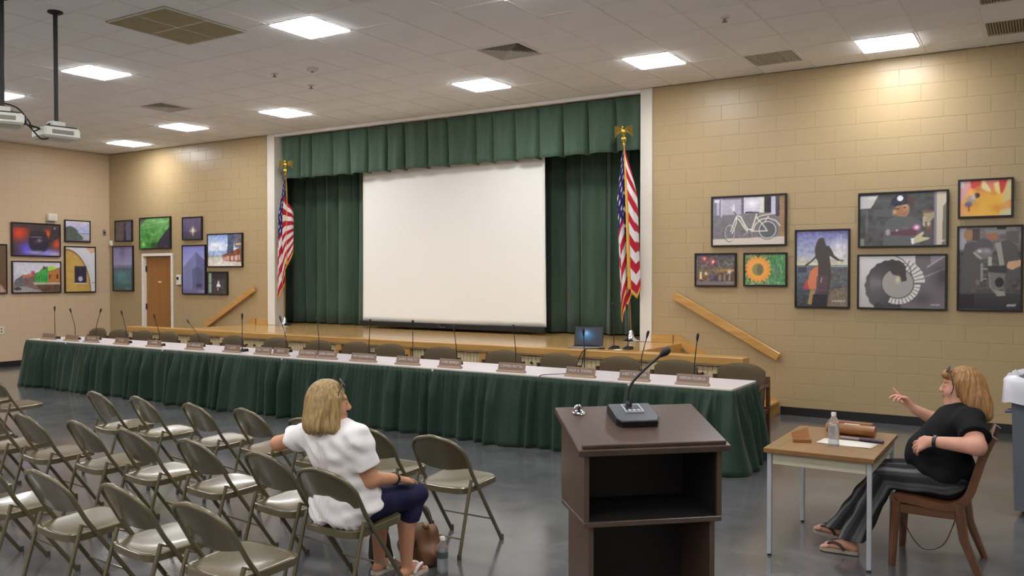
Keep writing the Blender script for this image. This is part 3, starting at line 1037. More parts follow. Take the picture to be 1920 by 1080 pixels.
# ================================================================== LONG TABLE
TZ = .74
TX_0, TX_1 = -13.93, -2.40
TYF, TYB = 7.60, 8.37
M_top = pm('table_laminate_pale', (206, 198, 200), rough=0.35, var=0.03, scale=3, spec=.5)
M_edge = pm('table_edge_cream', (196, 186, 164), rough=0.5)
ntab = 6
tw = (TX_1 - TX_0) / ntab
TPOS = ['leftmost section of the long pale head table', 'second section from the left of the long pale head table', 'third section from the left of the long pale head table', 'fourth section from the left of the long pale head table', 'fifth section from the left, second from the right end of the head table', 'rightmost section of the long pale head table']
for i in range(ntab):
    t = thing('folding_table', TPOS[i], 'table', (TX_0 + (i + .5) * tw, (TYF + TYB) / 2, 0), 0, 'sections of the long head table')
    hd_ = (TYB - TYF) / 2
    MB().cbox(-tw / 2 + .0015, tw / 2 - .0015, -hd_, hd_, TZ - .006, TZ, .002).build('table_top', M_top, t)
    MB().cbox(-tw / 2 + .0015, tw / 2 - .0015, -hd_ + .001, hd_ - .001, TZ - .03, TZ - .0062, .002).build('table_edge', M_edge, t)
    for sx in (-1, 1):
        for sy in (-1, 1):
            MB().tube([(sx * (tw / 2 - .25), sy * (hd_ - .1), TZ - .03), (sx * (tw / 2 - .25), sy * (hd_ - .1), 0)], .016, 8).build('leg', M_darkmetal, t, 40)
        MB().tube([(sx * (tw / 2 - .25), -hd_ + .1, .16), (sx * (tw / 2 - .25), hd_ - .1, .16)], .012, 8).build('stretcher', M_darkmetal, t, 40)

# table skirt: shirred at the top, falling in uneven folds to the floor
def skirt_path():
    r = .05
    pts = []
    pts.append((TX_0 - .012, TYB - .1))
    pts.append((TX_0 - .012, TYF - .012))
    pts.append((TX_1 + .012, TYF - .012))
    pts.append((TX_1 + .012, TYB + .02))
    return pts
def skirt():
    pts = skirt_path()
    dense = []
    step = .0105
    for a, b in zip(pts[:-1], pts[1:]):
        L = math.hypot(b[0] - a[0], b[1] - a[1])
        n = int(L / step)
        for k in range(n):
            dense.append((a[0] + (b[0] - a[0]) * k / n, a[1] + (b[1] - a[1]) * k / n, (b[1] - a[1]) / L, -(b[0] - a[0]) / L))
    dense.append((pts[-1][0], pts[-1][1], 1.0, 0.0))
    A = np.array(dense)
    n = len(A)
    # smooth normals round the corners
    N = A[:, 2:].copy()
    ker = np.ones(9) / 9
    for c in (0, 1):
        N[:, c] = np.convolve(np.pad(N[:, c], 4, 'edge'), ker, 'valid')
    N /= np.linalg.norm(N, axis=1, keepdims=True)
    s = np.arange(n) * step
    rng = np.random.default_rng(21)
    wp = np.interp(s, np.linspace(0, s[-1], 70), rng.normal(0, .9, 70))
    big = .75 * np.sin(2 * pi * s / .21 + wp * 1.9) + .45 * np.sin(2 * pi * s / .34 - wp * 1.2)
    bigA = np.interp(s, np.linspace(0, s[-1], 60), rng.uniform(.3, 1.5, 60))
    small = np.sin(2 * pi * s / .062 + wp * 2.5 + 1.0)
    flare = np.interp(s, np.linspace(0, s[-1], 30), rng.uniform(.01, .13, 30))
    flare += .10 * np.exp(-((s - s[-1] + .85) / .35) ** 2)
    rows = 15
    P = np.zeros((rows, n, 3))
    for j in range(rows):
        v = j / (rows - 1)
        bw_ = np.clip((v - .06) / .35, 0, 1) ** .8
        sw = np.clip((v - .04) / .05, 0, 1) * np.clip(1.0 - (v - .1) / .45, .12, 1)
        off = .006 + .050 * bw_ * bigA * (big + .6) + .010 * sw * (small + .6) + flare * v ** 1.3
        P[j, :, 0] = A[:, 0] + N[:, 0] * off
        P[j, :, 1] = A[:, 1] + N[:, 1] * off
        P[j, :, 2] = TZ - .012 - (TZ - .012 - .002) * v
    return P
t = thing('table_skirt', 'dark green gathered skirt around the front and ends of the head table', 'table skirt', ((TX_0 + TX_1) / 2, TYF, 0))
MB().sheet(skirt(), .003, Matrix.Translation((-(TX_0 + TX_1) / 2, -TYF, 0))).build('cloth', M_skirt, t, True)
# clips that hold the skirt
for k in range(5):
    x = TX_0 + 1.1 + k * (TX_1 - TX_0 - 2.1) / 4
    MB().cbox(x - .012, x + .012, TYF - .026, TYF + .02, TZ - .032, TZ + .003, .003, Matrix.Translation((-(TX_0 + TX_1) / 2, -TYF, 0))).build('clip', M_vent, t)

# ------------------------------------------------------------------ upholstered chairs behind it
M_uph = pm('olive_brown_upholstery', (86, 74, 56), rough=0.85, var=0.08, scale=30, spec=.2, bump=.1, bscale=300)
M_walnut = pm('walnut_frame', (92, 56, 40), rough=0.4, scale=3, stretch=(8, 8, 1), rgb2=(74, 44, 30))
def make_armchair():
    t = thing('armchair', 'x', 'chair')
    # seat faces +y local; rounded-top padded back
    nx_, nz_ = 17, 13
    def padded(thk, bulge):
        A = []
        for s in (1, -1):
            P = np.zeros((nz_, nx_, 3))
            for j in range(nz_):
                v = j / (nz_ - 1)
                half = .245 * (1 - .0 * v)
                for i in range(nx_):
                    q = -1 + 2 * i / (nx_ - 1)
                    top = .86 - .075 * abs(q) ** 3.2
                    z = .40 + (top - .40) * v
                    y = -.235 - .055 * (z - .4) / .46
                    e = (1 - abs(q) ** 6) * (1 - abs(2 * v - 1) ** 8)
                    P[j, i] = (q * half, y + s * (thk * .5 * (.35 + .65 * e)) + .03 * (q * q), z)
            A.append(P)
        return A
    A, B = padded(.075, .02)
    mb = MB().grid(A).grid(B[:, ::-1])
    nA = nx_ * nz_
    ring = [i for i in range(nx_)] + [j * nx_ + nx_ - 1 for j in range(1, nz_)] + [(nz_ - 1) * nx_ + i for i in range(nx_ - 2, -1, -1)] + [j * nx_ for j in range(nz_ - 2, 0, -1)]
    def bidx(a):
        j, i = divmod(a, nx_)
        return nA + j * nx_ + (nx_ - 1 - i)
    for k in range(len(ring)):
        a, b = ring[k], ring[(k + 1) % len(ring)]
        mb.f.append((a, bidx(a), bidx(b), b))
    mb.build('backrest', M_uph, t, 60)
    # seat cushion
    P = np.zeros((11, 13, 3))
    for j in range(11):
        for i in range(13):
            q, r = -1 + 2 * i / 12, -1 + 2 * j / 10
            P[j, i] = (q * .245, r * .24 + .0, .46 - .03 * (abs(q) ** 5) - .03 * (abs(r) ** 5))
    MB().sheet(P, .05).build('seat', M_uph, t, True)
    for s in (-1, 1):
        arm = MB()
        arm.tube(bez([(s * .275, -.25, .645), (s * .28, -.1, .655), (s * .28, .12, .65), (s * .275, .21, .63)], 5), .021, 8)
        arm.build('arm_rest', M_walnut, t, 40)
        MB().cbox(s * .272 - .018, s * .272 + .018, .17, .21, 0, .64, .006).build('leg', M_walnut, t)
        MB().add([(s * .272 - .018, -.29, 0), (s * .272 + .018, -.29, 0), (s * .272 + .018, -.25, 0), (s * .272 - .018, -.25, 0), (s * .272 - .018, -.27, .74), (s * .272 + .018, -.27, .74), (s * .272 + .018, -.225, .74), (s * .272 - .018, -.225, .74)], [(0, 3, 2, 1), (4, 5, 6, 7), (0, 1, 5, 4), (1, 2, 6, 5), (2, 3, 7, 6), (3, 0, 4, 7)]).build('leg', M_walnut, t)
        MB().cbox(s * .268 - .012, s * .268 + .012, -.25, .19, .37, .42, .004).build('side_rail', M_walnut, t)
    MB().cbox(-.26, .26, .17, .195, .37, .42, .004).build('front_rail', M_walnut, t)
    return t
ac = make_armchair()
ACX = [-13.83, -13.213, -12.6, -11.946, -11.178, -10.406, -9.502, -8.642, -7.955, -7.345, -6.485, -5.556, -4.814, -4.047, -3.388, -2.658]
ORD = ['first', 'second', 'third', 'fourth', 'fifth', 'sixth', 'seventh', 'eighth', 'ninth', 'tenth', 'eleventh', 'twelfth', 'thirteenth', 'fourteenth', 'fifteenth', 'sixteenth']
ACL = ['olive upholstered armchair at the far left end of the head table'] + ['olive upholstered armchair, %s from the left behind the head table' % ORD[i] for i in range(1, 15)] + ['olive upholstered armchair at the right end of the head table, arm and leg showing']
for i, x in enumerate(ACX):
    o = ac if i == 0 else copy_tree(ac)
    jit = random.uniform(-.06, .06)
    o.location = (x, 8.50 + random.uniform(-.02, .02), 0)
    o.rotation_euler = (0, 0, pi + jit * 1.2)
    o['label'] = ACL[i]
    o['group'] = 'armchairs behind the head table'

# ------------------------------------------------------------------ microphones and name plates
MICS = [((-13.581, 7.847), (-13.582, 1.235)), ((-13.15, 7.93), (-13.28, 1.206)), ((-12.83, 8.08), (-12.70, 1.212)), ((-11.793, 7.913), (-11.907, 1.203)), ((-10.93, 7.862), (-11.049, 1.17)),
        ((-10.30, 8.06), (-10.55, 1.104)), ((-9.2, 7.887), (-9.197, 1.223)), ((-8.62, 8.13), (-8.73, 1.192)), ((-7.978, 8.087), (-8.009, 1.19)), ((-7.041, 7.99), (-7.022, 1.202)),
        ((-6.378, 8.012), (-6.377, 1.207)), ((-5.756, 8.033), (-5.793, 1.162)), ((-4.936, 8.002), (-4.963, 1.197)), ((-4.103, 8.026), (-4.116, 1.178)), ((-3.465, 8.026), (-3.394, 1.182)), ((-2.884, 7.969), (-2.853, 1.179))]
for i, ((x, y), (tx, tz)) in enumerate(MICS):
    lb = 'black gooseneck microphone, %s from the left on the head table' % ORD[i]
    if i == 0: lb = 'black gooseneck microphone at the far left end of the head table'
    if i == 15: lb = 'black gooseneck microphone at the right end of the head table'
    gooseneck_mic(lb, (x, y, TZ), (tx, y, tz), 'gooseneck microphones on the head table', rz=radians(random.uniform(-12, 12)))
M_plate = pm('name_plate_walnut', (138, 114, 96), rough=0.4, scale=4, stretch=(1, 8, 8), rgb2=(120, 97, 80))
M_platein = pm('name_plate_engraving', (112, 90, 78), rough=0.35)
M_letter = pm('engraved_white_letters', (196, 182, 172), rough=0.5)
PLATES = [(-13.72, -13.36, ''), (-13.09, -12.73, ''), (-12.55, -12.20, 'DR. JONES'), (-11.80, -11.45, 'D. LEE'), (-11.02, -10.70, 'J. HARRIS'), (-10.14, -9.79, 'K. WILLIAMS'), (-9.37, -9.04, 'C. ALLEN'),
          (-8.76, -8.45, 'PAUL TURNER'), (-8.44, -8.13, 'BRUCE'), (-7.97, -7.65, 'BOB PERKINS'), (-7.64, -7.32, 'JAMES LARSON'), (-7.09, -6.69, 'MARY ELLEN ROBERTSON'), (-6.39, -6.05, 'JAMES WALTS'), (-5.78, -5.46, 'CHRIS BENNER'),
          (-4.99, -4.64, 'STEPHEN MATTIN'), (-4.166, -3.821, 'PHILIP A. THOMAS'), (-3.57, -3.238, 'ROBERT T. MCCRACKEN'), (-2.98, -2.645, 'REBEKAH FIGUEROA')]
ORD2 = ORD + ['seventeenth', 'eighteenth']
for i, (a, b, s) in enumerate(PLATES):
    lb = 'brown engraved name plate, %s from the left on the head table' % ORD2[i]
    if i == 0: lb = 'brown name plate at the far left end of the head table'
    if i == 17: lb = 'brown engraved name plate at the right end of the head table'
    t = thing('name_plate', lb, 'name plate', ((a + b) / 2, 7.715, TZ), radians(random.uniform(-3, 3)), 'name plates on the head table')
    hw = (b - a) / 2 - .004
    MB().cbox(-hw, hw, -.03, .03, 0, .022, .003).build('stand', pm('name_plate_base', (156, 134, 110), rough=.45), t)
    tilt = T(0, 0, .018, 0, radians(-16))
    plt_ = MB().cbox(-hw + .006, hw - .006, -.008, .008, 0, .082, .002, tilt).build('plate', M_plate, t)
    MB().box(-hw + .022, hw - .022, -.0092, -.008, .018, .07, tilt).build('inset', M_platein, plt_)
    if s:
        me = text_mesh(s, .043, .0006)
        me.materials.append(M_letter)
        wd_ = max(p.co.x for p in me.vertices) - min(p.co.x for p in me.vertices)
        sc = min(1.0, (2 * hw - .07) / wd_)
        me.transform(tilt @ T(0, -.0098, .044, 0, radians(90)) @ Matrix.Diagonal((sc, 1, 1, 1)))
        link('lettering', me, plt_)
t = thing('table_cable', 'thin dark cable crossing the pale table top beside a name plate', 'cable', (-4.25, 7.72, TZ))
MB().tube(bez([(.05, .22, .006), (-.02, .1, .006), (-.1, .0, .006), (-.14, -.11, .006), (-.145, -.135, -.02), (-.145, -.14, -.1)], 6), .004, 6).build('cord', M_blackpl, t, True)

# ================================================================== FOLDING CHAIRS
M_chair = pm('beige_enamel_metal', (100, 91, 67), rough=0.26, metal=0.3, var=0.06, scale=6, spec=.6, coat=.3)
M_chairback = M_chair
M_foot = pm('chair_foot_rubber', (60, 54, 46), rough=.7)
def make_folding_chair():
    t = thing('folding_chair', 'x', 'chair')
    W, yf, yt, ht, yr = .206, .251, -.256, .765, -.248
    # the tube kinks above the seat: slanting legs, more upright back
    K0, K1, K2 = Vector((0, yf, 0)), Vector((0, -.096, .50)), Vector((0, -.242, ht))
    L1, L2 = (K1 - K0).length, (K2 - K1).length
    Ls = L1 + L2
    d1, d2 = (K1 - K0) / L1, (K2 - K1) / L2
    def onslope(x, s, back=0.0):
        if s < L1 - .06: p, d = K0 + d1 * s, d1
        elif s > L1 + .06: p, d = K1 + d2 * (s - L1), d2
        else:
            w = (s - L1 + .06) / .12
            a_ = K0 + d1 * s; b_ = K1 + d2 * (s - L1)
            w = w * w * (3 - 2 * w)
            p, d = a_ * (1 - w) + b_ * w, (d1 * (1 - w) + d2 * w).normalized()
        return Vector((x, p.y, p.z)) + Vector((0, -d.z, d.y)) * back
    R = .0125
    # arched main frame: one bent tube
    pts = [onslope(W, q_) for q_ in (.012, .3, .5, .57, .61, .65, .70, .76)]
    rr = .125
    for k in range(1, 7):
        a = k / 7 * pi / 2
        pts.append(onslope(W - rr + rr * cos(a), Ls - .03 - rr * 1.05 + rr * 1.05 * sin(a), .012 * sin(a)))
    for q in (.55, .2, -.2, -.55):
        x = (W - rr) * q / .6 * .6 if abs(q) < .6 else 0
        pts.append(onslope(x, Ls - .03 + .024 * (1 - (x / (W - rr)) ** 2) , .018))
    for k in range(6, 0, -1):
        a = k / 7 * pi / 2
        pts.append(onslope(-(W - rr + rr * cos(a)), Ls - .03 - rr * 1.05 + rr * 1.05 * sin(a), .012 * sin(a)))
    pts += [onslope(-W, q_) for q_ in (.76, .70, .65, .61, .57, .5, .3, .012)]
    frm = MB().tube(pts, R, 8).build('frame', M_chair, t, 50)
    # curved back panel between the tubes
    nx_, nz_ = 17, 9
    P = np.zeros((nz_, nx_, 3))
    for i in range(nx_):
        q = -1 + 2 * i / (nx_ - 1)
        x = q * (W - .002)
        ax = abs(x)
        if ax < W - rr:
            top = Ls - .03 + .024 * (1 - (x / (W - rr)) ** 2)
        else:
            top = Ls - .03 - rr * 1.05 + rr * 1.05 * sqrt(max(0, 1 - ((ax - (W - rr)) / rr) ** 2))
        bot = .668 - .018 * (1 - q * q)
        top = max(top, bot + .012)
        for j in range(nz_):
            v = j / (nz_ - 1)
            P[j, i] = onslope(x, bot + (top - bot) * v, .026 * (1 - q * q) * (1 - .25 * v))
    MB().sheet(P, .008).build('backrest', M_chairback, t, 50)
    # seat pan: rounded, dished, turned-down rim
    n = 40
    def outline(sc):
        o = []
        for k in range(n):
            a = 2 * pi * k / n
            ca, sa = cos(a), sin(a)
            ex = 2 / 6.5
            x = abs(ca) ** ex * (1 if ca >= 0 else -1) * .203 * sc
            y = abs(sa) ** ex * (1 if sa >= 0 else -1) * .198 * sc + .022
            x *= 1.0 + .05 * (y - .02) / .19
            o.append((x, y))
        return o
    def zt(x, y):
        return .430 + .012 * (y / .19) - .016 * (1 - (x / .2) ** 2) * (1 - ((y + .03) / .22) ** 2) + .010 * max(0, -y / .17) ** 3
    rings = []
    for sc in (0.02, .25, .5, .72, .88, .965):
        rings.append([(x, y, zt(x, y)) for x, y in outline(sc)])
    rings.append([(x, y, zt(x, y) - .006) for x, y in outline(1.0)])
    rings.append([(x, y, zt(x, y) - .040) for x, y in outline(1.0)])
    rings.append([(x, y, zt(x, y) - .040) for x, y in outline(.975)])
    rings.append([(x, y, zt(x, y) - .012) for x, y in outline(.95)])
    rings.append([(x, y, zt(x, y) - .008) for x, y in outline(.02)])
    mb = MB().grid(rings, None, True)
    mb.f.append(tuple(range(n))[::-1])
    mb.f.append(tuple((len(rings) - 1) * n + k for k in range(n)))
    mb.build('seat', M_chair, t, 45)
    for s in (-1, 1):
        lg = MB().tube([(s * .213, -.118, .475), (s * .213, -.16, .33), (s * .213, yr, .012)], R * .9, 8).build('leg', M_chair, t, 50)
        MB().tube([(s * .213, -.118, .468), (s * .206, -.06, .445)], .006, 6).build('hinge_brace', M_chair, t, 50)
        for y in (yf, yr):
            MB().lathe([(.014, 0), (.014, .03), (.011, .034)], 10, T(s * (W if y > 0 else .213), y, 0)).build('foot_cap', M_foot, frm if y > 0 else lg, 40)
    MB().tube([onslope(-W, .2), onslope(W, .2)], .006, 6).build('crossbar', M_chair, t, 50)
    MB().tube([(-.213, yr + .032, .12), (.213, yr + .032, .12)], .006, 6).build('crossbar', M_chair, t, 50)
    return t
fc = make_folding_chair()
FC = [(-9.07, 4.80, -6, 'beige folding chair on its own at the left picture edge, nearest the wall'),
      (-7.03, 4.665, -9, 'beige folding chair at the left end of the row nearest the head table'),
      (-6.43, 4.672, -10, 'beige folding chair second from the left in the row nearest the head table'),
      (-5.716, 4.66, -10, 'beige folding chair third from the left in the row nearest the head table'),
      (-5.155, 4.70, -9, 'beige folding chair fourth in the front row, left of the blonde woman'),
      (-4.47, 4.62, -4, 'beige folding chair mostly hidden behind the woman in white, back corner showing'),
      (-3.90, 4.60, -2, 'beige folding chair in front of the woman in white, just right of her'),
      (-3.30, 4.585, 0, 'beige folding chair at the right end of the front row, nearest the podium'),
      (-6.99, 3.70, -8, 'beige folding chair of the middle row cut by the left picture edge'),
      (-6.36, 3.67, -5.5, 'beige folding chair at the left of the middle row, first seen whole'),
      (-5.72, 3.70, -7.5, 'beige folding chair second seen whole in the middle row'),
      (-5.127, 3.69, -6.5, 'beige folding chair in the middle of the middle row, bright seat'),
      (-4.477, 3.685, -7, 'beige folding chair two places left of the woman in white'),
      (-3.80, 3.645, -7, 'beige folding chair whose back carries the left arm of the woman in white'),
      (-3.249, 3.53, -1.5, 'beige folding chair that the woman in the white blouse sits on'),
      (-5.156, 2.75, -7, 'beige folding chair of the nearest row cut by the left picture edge'),
      (-4.455, 2.72, -3.5, 'beige folding chair at the left of the nearest row, first seen whole'),
      (-3.822, 2.75, -7, 'beige folding chair in the middle of the nearest row'),
      (-3.222, 2.725, -4, 'beige folding chair nearest the camera, at the bottom picture edge'),
      (-7.60, 3.72, -8, 'beige folding chair of the middle row outside the left picture edge'),
      (-5.80, 2.76, -6, 'beige folding chair of the nearest row, only a seat corner at the left picture edge'),
      (-9.68, 4.80, -6, 'beige folding chair outside the left picture edge near the wall')]
for i, (x, y, a, lb) in enumerate(FC):
    o = fc if i == 0 else copy_tree(fc)
    o.location = (x, y, 0)
    o.rotation_euler = (0, 0, radians(a))
    o['label'] = lb
    o['group'] = 'beige metal folding chairs'

# ================================================================== LECTERN
M_lect = pm('dark_walnut_laminate', (83, 65, 55), rough=0.28, scale=3, stretch=(6, 1, 1), rgb2=(68, 54, 46), spec=.5)
M_lectside = M_lect
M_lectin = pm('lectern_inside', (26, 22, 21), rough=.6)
lec = thing('lectern', 'dark brown wooden lectern with sloping top and open shelves', 'lectern', (-1.444, 3.328, 0), radians(42.13))
lw, ld, zn, zr = .63, .424, 1.09, 1.196
ang = math.atan2(zr - zn, ld)
slope = T(0, -ld / 2, zn, 0, ang)
Lsl = sqrt(ld ** 2 + (zr - zn) ** 2)
MB().cbox(-lw / 2, lw / 2, 0, Lsl, -.028, 0, .003, slope).build('sloping_top', M_lect, lec)
MB().cbox(-lw / 2 + .016, lw / 2 - .016, .012, .03, 0, .016, .003, slope).build('book_stop', M_lect, lec)
iw = lw / 2 - .028
zs = .80
# upper case
def side_poly(x0, x1):
    y0, y1 = -ld / 2 + .03, ld / 2 - .012
    def ztop(y): return zn + (zr - zn) * (y + ld / 2) / ld - .030
    v = [(x0, y0, zs), (x1, y0, zs), (x1, y1, zs), (x0, y1, zs), (x0, y0, ztop(y0)), (x1, y0, ztop(y0)), (x1, y1, ztop(y1)), (x0, y1, ztop(y1))]
    return MB().add(v, [(0, 3, 2, 1), (4, 5, 6, 7), (0, 1, 5, 4), (1, 2, 6, 5), (2, 3, 7, 6), (3, 0, 4, 7)])
side_poly(-iw, -iw + .02).build('side_panel', M_lect, lec)
side_poly(iw - .02, iw).build('side_panel', M_lect, lec)
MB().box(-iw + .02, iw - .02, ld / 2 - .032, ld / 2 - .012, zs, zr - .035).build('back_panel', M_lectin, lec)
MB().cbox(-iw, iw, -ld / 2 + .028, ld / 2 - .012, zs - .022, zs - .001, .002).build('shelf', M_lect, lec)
MB().box(-iw + .021, iw - .021, -ld / 2 + .035, ld / 2 - .033, zs - .001, zs + .001).build('shelf_dark_sheet', M_lectin, lec)  # thin near-black sheets over the shelf and inner sides, front edges left brown
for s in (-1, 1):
    MB().box(min(s * (iw - .0205), s * (iw - .022)), max(s * (iw - .0205), s * (iw - .022)), -ld / 2 + .045, ld / 2 - .033, zs + .001, zn - .035).build('side_dark_sheet', M_lectin, lec)
# lower pedestal, set back a little
jw = iw - .022
for s in (-1, 1):
    a, b = sorted((s * jw, s * (jw - .022)))
    MB().cbox(a, b, -ld / 2 + .045, ld / 2 - .05, .06, zs - .022, .002).build('side_panel', M_lect, lec)
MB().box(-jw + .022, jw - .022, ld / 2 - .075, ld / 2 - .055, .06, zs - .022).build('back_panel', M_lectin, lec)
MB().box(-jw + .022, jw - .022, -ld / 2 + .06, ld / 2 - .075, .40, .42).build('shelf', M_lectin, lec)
MB().cbox(-jw - .02, jw + .02, -ld / 2 + .02, ld / 2 - .03, 0, .06, .004).build('plinth', M_lect, lec)

# podium microphone (stands on the sloping top)
SL = T(-1.444, 3.328, 0, radians(42.13)) @ slope
pmic = thing('podium_microphone', 'black gooseneck microphone with wide flat base on the lectern', 'microphone', tuple((SL @ Vector((-.005, .285, 0)))), radians(42.13))
inv = Matrix.Rotation(ang, 4, 'X')
v = []
o1 = [(-.095, .075), (-.092, -.055), (-.075, -.085), (.078, -.085), (.094, -.055), (.092, .075)]
nn = len(o1)
v = [(x, y, 0) for x, y in o1] + [(x * 1.02, y * 1.02, .024 + .012 * (y + .085) / .16) for x, y in o1]
MB().add(v, [tuple(range(nn))] + [tuple(range(nn, 2 * nn))[::-1]] + [(i, i + nn, (i + 1) % nn + nn, (i + 1) % nn) for i in range(nn)], inv).build('base', M_blackpl, pmic)
o2 = [(x * .98, y * .98) for x, y in o1]
v = [(x, y, .0255 + .012 * (y + .085) / .16) for x, y in o2] + [(x * .97, y * .97, .030 + .012 * (y + .085) / .16) for x, y in o2]
MB().add(v, [tuple(range(nn))] + [tuple(range(nn, 2 * nn))[::-1]] + [(i, i + nn, (i + 1) % nn + nn, (i + 1) % nn) for i in range(nn)], inv).build('base_cover', pm('slate_plastic', (74, 76, 80), rough=.4), pmic)
MB().cbox(-.035, .035, -.012, .062, .034, .040, .002, inv).build('speaker_grille', M_blackpl, pmic)
fr_ = MB().box(-.04, -.034, -.016, .066, .034, .042, inv).box(.034, .04, -.016, .066, .034, .042, inv).box(-.034, .034, -.016, -.010, .034, .042, inv).box(-.034, .034, .06, .066, .034, .042, inv)
fr_.build('silver_bezel', M_steel, pmic)
for k in range(3):
    MB().cbox(-.026 + k * .02, -.012 + k * .02, -.006, .008, .040, .043, .001, inv).build('button', M_steel, pmic)
gp = bez([(-.006, .045, .05), (-.006, .052, .10), (.012, .05, .15), (.075, .045, .215), (.148, .04, .275)], 7)
MB().tube(gp, [.0075] * 8 + [.006] * (len(gp) - 8), 8).build('gooseneck', M_blackpl, pmic, True)
dv = (gp[-1] - gp[-3]).normalized()
MB().lathe([(.007, -.02), (.012, -.008), (.017, .002), (.019, .016), (.015, .03), (.006, .036)], 14, Matrix.Translation(gp[-1]) @ rot_between((0, 0, 1), dv)).build('foam_cap', M_black, pmic, 50)
MB().lathe([(.014, .036), (.014, .06), (.009, .07)], 12, T(-.006, .045, 0)).build('socket', M_blackpl, pmic, 40)
# little silver clip
cl = thing('microphone_clip', 'small silver clip lying on the lectern left of the microphone', 'clip', tuple(SL @ Vector((-.225, .37, 0))), radians(42.13))
MB().lathe([(.028, .0), (.03, .004), (.026, .008), (.012, .010)], 14, inv).build('flange', M_chrome, cl, 40)
MB().tube([(-.02, 0, .012), (-.012, .01, .026), (.004, .012, .03), (.016, .004, .018)], .005, 6, inv).build('spring_arm', M_chrome, cl, True)
MB().tube([(0, -.01, .008), (.0, -.006, .03)], .006, 8, inv).build('stud', M_darkmetal, cl, 40)

# ================================================================== SMALL TABLE AND WHAT LIES ON IT
M_butcher = pm('butcher_block_laminate', (154, 122, 82), rough=0.28, scale=4, stretch=(1.2, 14, 1), rgb2=(130, 98, 62), coat=.2)
M_apron = pm('table_apron_cream', (176, 170, 148), rough=.5)
st_ = thing('small_table', 'small wood-topped table with metal legs beside the woman in black', 'table', (-1.18, 5.885, 0))
hx, hy, hz = .325, .475, .685
for k in range(8):
    x0_ = -hx + k * 2 * hx / 8
    MB().box(x0_ + .0004, x0_ + 2 * hx / 8 - .0004, -hy, hy, hz - .003, hz).build('top_strip', M_butcher, st_)
MB().cbox(-hx, hx, -hy, hy, hz - .028, hz - .0032, .003).build('table_top', pm('butcher_edge', (128, 88, 52), rough=.35), st_)
for s in (-1, 1):
    MB().box(-hx + .05, hx - .05, s * (hy - .04) - .008, s * (hy - .04) + .008, hz - .10, hz - .028).build('apron', M_apron, st_)
    MB().box(s * (hx - .03) - .008, s * (hx - .03) + .008, -hy + .05, hy - .05, hz - .10, hz - .028).build('apron', M_apron, st_)
    for s2 in (-1, 1):
        MB().cbox(s * (hx - .03) - .0135, s * (hx - .03) + .0135, s2 * (hy - .04) - .0135, s2 * (hy - .04) + .0135, .012, hz - .028, .003).build('leg', M_steel, st_)
        MB().lathe([(.013, 0), (.013, .012)], 10, T(s * (hx - .03), s2 * (hy - .04), 0)).build('foot', M_black, st_)

def mat_glass(name, rgb, rough=.05):
    m = pm(name, rgb, rough=.08, var=0.01, trans=.86, spec=.7, ior=1.15)
    return m
M_pet = mat_glass('clear_bottle_plastic', (236, 238, 242))
M_water = pm('bottle_water', (240, 242, 246), rough=.02, trans=.85, var=.01, ior=1.2)
def bottle(label, loc, h, r, labelcol=None):
    t = thing('water_bottle', label, 'bottle', loc)
    k = h / .205
    prof = [(r * .75, 0), (r * .98, .006 * k), (r, .02 * k), (r * .95, .032 * k), (r, .042 * k), (r * .95, .055 * k), (r, .066 * k), (r, .11 * k), (r * .94, .12 * k), (r, .13 * k), (r * .96, .145 * k), (r * .7, .165 * k), (r * .42, .180 * k), (r * .4, .186 * k)]
    MB().lathe(prof, 18).build('bottle_body', M_pet, t, 60)
    MB().lathe([(r * .70, .004), (r * .92, .008), (r * .92, .11 * k), (r * .88, .128 * k)], 18).build('water', M_water, t, 60)
    MB().lathe([(r * .46, .184 * k), (r * .46, .203 * k), (r * .42, .205 * k)], 16).build('cap', M_white, t, 40)
    if labelcol:
        MB().lathe([(r * 1.015, .085 * k), (r * 1.015, .12 * k)], 18, cap=False).build('paper_band', labelcol, t, 60)
    return t
bottle('clear plastic water bottle standing on the small table', (-1.145, 5.72, .685), .213, .034)

M_stain = pm('varnished_wood', (150, 102, 56), rough=.3, scale=6, stretch=(1, 8, 8), rgb2=(120, 74, 38), coat=.3)
t = thing('gavel_case', 'long rounded brown wooden block at the back of the small table', 'box', (-1.12, 6.14, .685), radians(-4))
MB().tube([(-.15, 0, .042), (.16, 0, .042)], .036, 16).build('roll', M_stain, t, 40)
MB().cbox(-.165, .13, .04, .085, .0, .085, .006).build('back_block', M_stain, t)
MB().tube([(-.152, 0, .042), (-.156, 0, .042)], .032, 16).build('end_disc', M_oak, t)
MB().box(-.04, .06, -.012, .012, .0745, .0785).build('paper_tag', M_white, t)
t = thing('phone_stand', 'small brown wooden easel stand lying on the left of the small table', 'stand', (-1.36, 5.77, .685), radians(28))
v = [(-.055, -.04, 0), (.05, -.05, 0), (.05, -.035, 0), (-.055, -.025, 0), (-.055, .01, .055), (.05, .03, .085), (.05, .045, .085), (-.055, .025, .055)]
MB().add(v, [(0, 3, 2, 1), (4, 5, 6, 7), (0, 1, 5, 4), (1, 2, 6, 5), (2, 3, 7, 6), (3, 0, 4, 7)]).build('back_plate', M_stain, t)
MB().cbox(-.065, .055, -.06, -.045, 0, .022, .003).build('lip', M_stain, t)
MB().cbox(-.01, .01, .01, .075, 0, .02, .003).tube([(0, .03, .05), (0, .075, .006)], .007, 6).build('rear_strut', M_stain, t)
t = thing('paper_sheet', 'white paper sheet behind the bottle on the small table', 'paper', (-1.085, 5.84, .685), radians(-4))
P = [[(x, y, .002 + .0015 * sin(x * 20 + y * 14)) for x in np.linspace(-.17, .17, 10)] for y in np.linspace(-.095, .095, 8)]
MB().sheet(P, .0012).build('sheet', M_white, t, True)
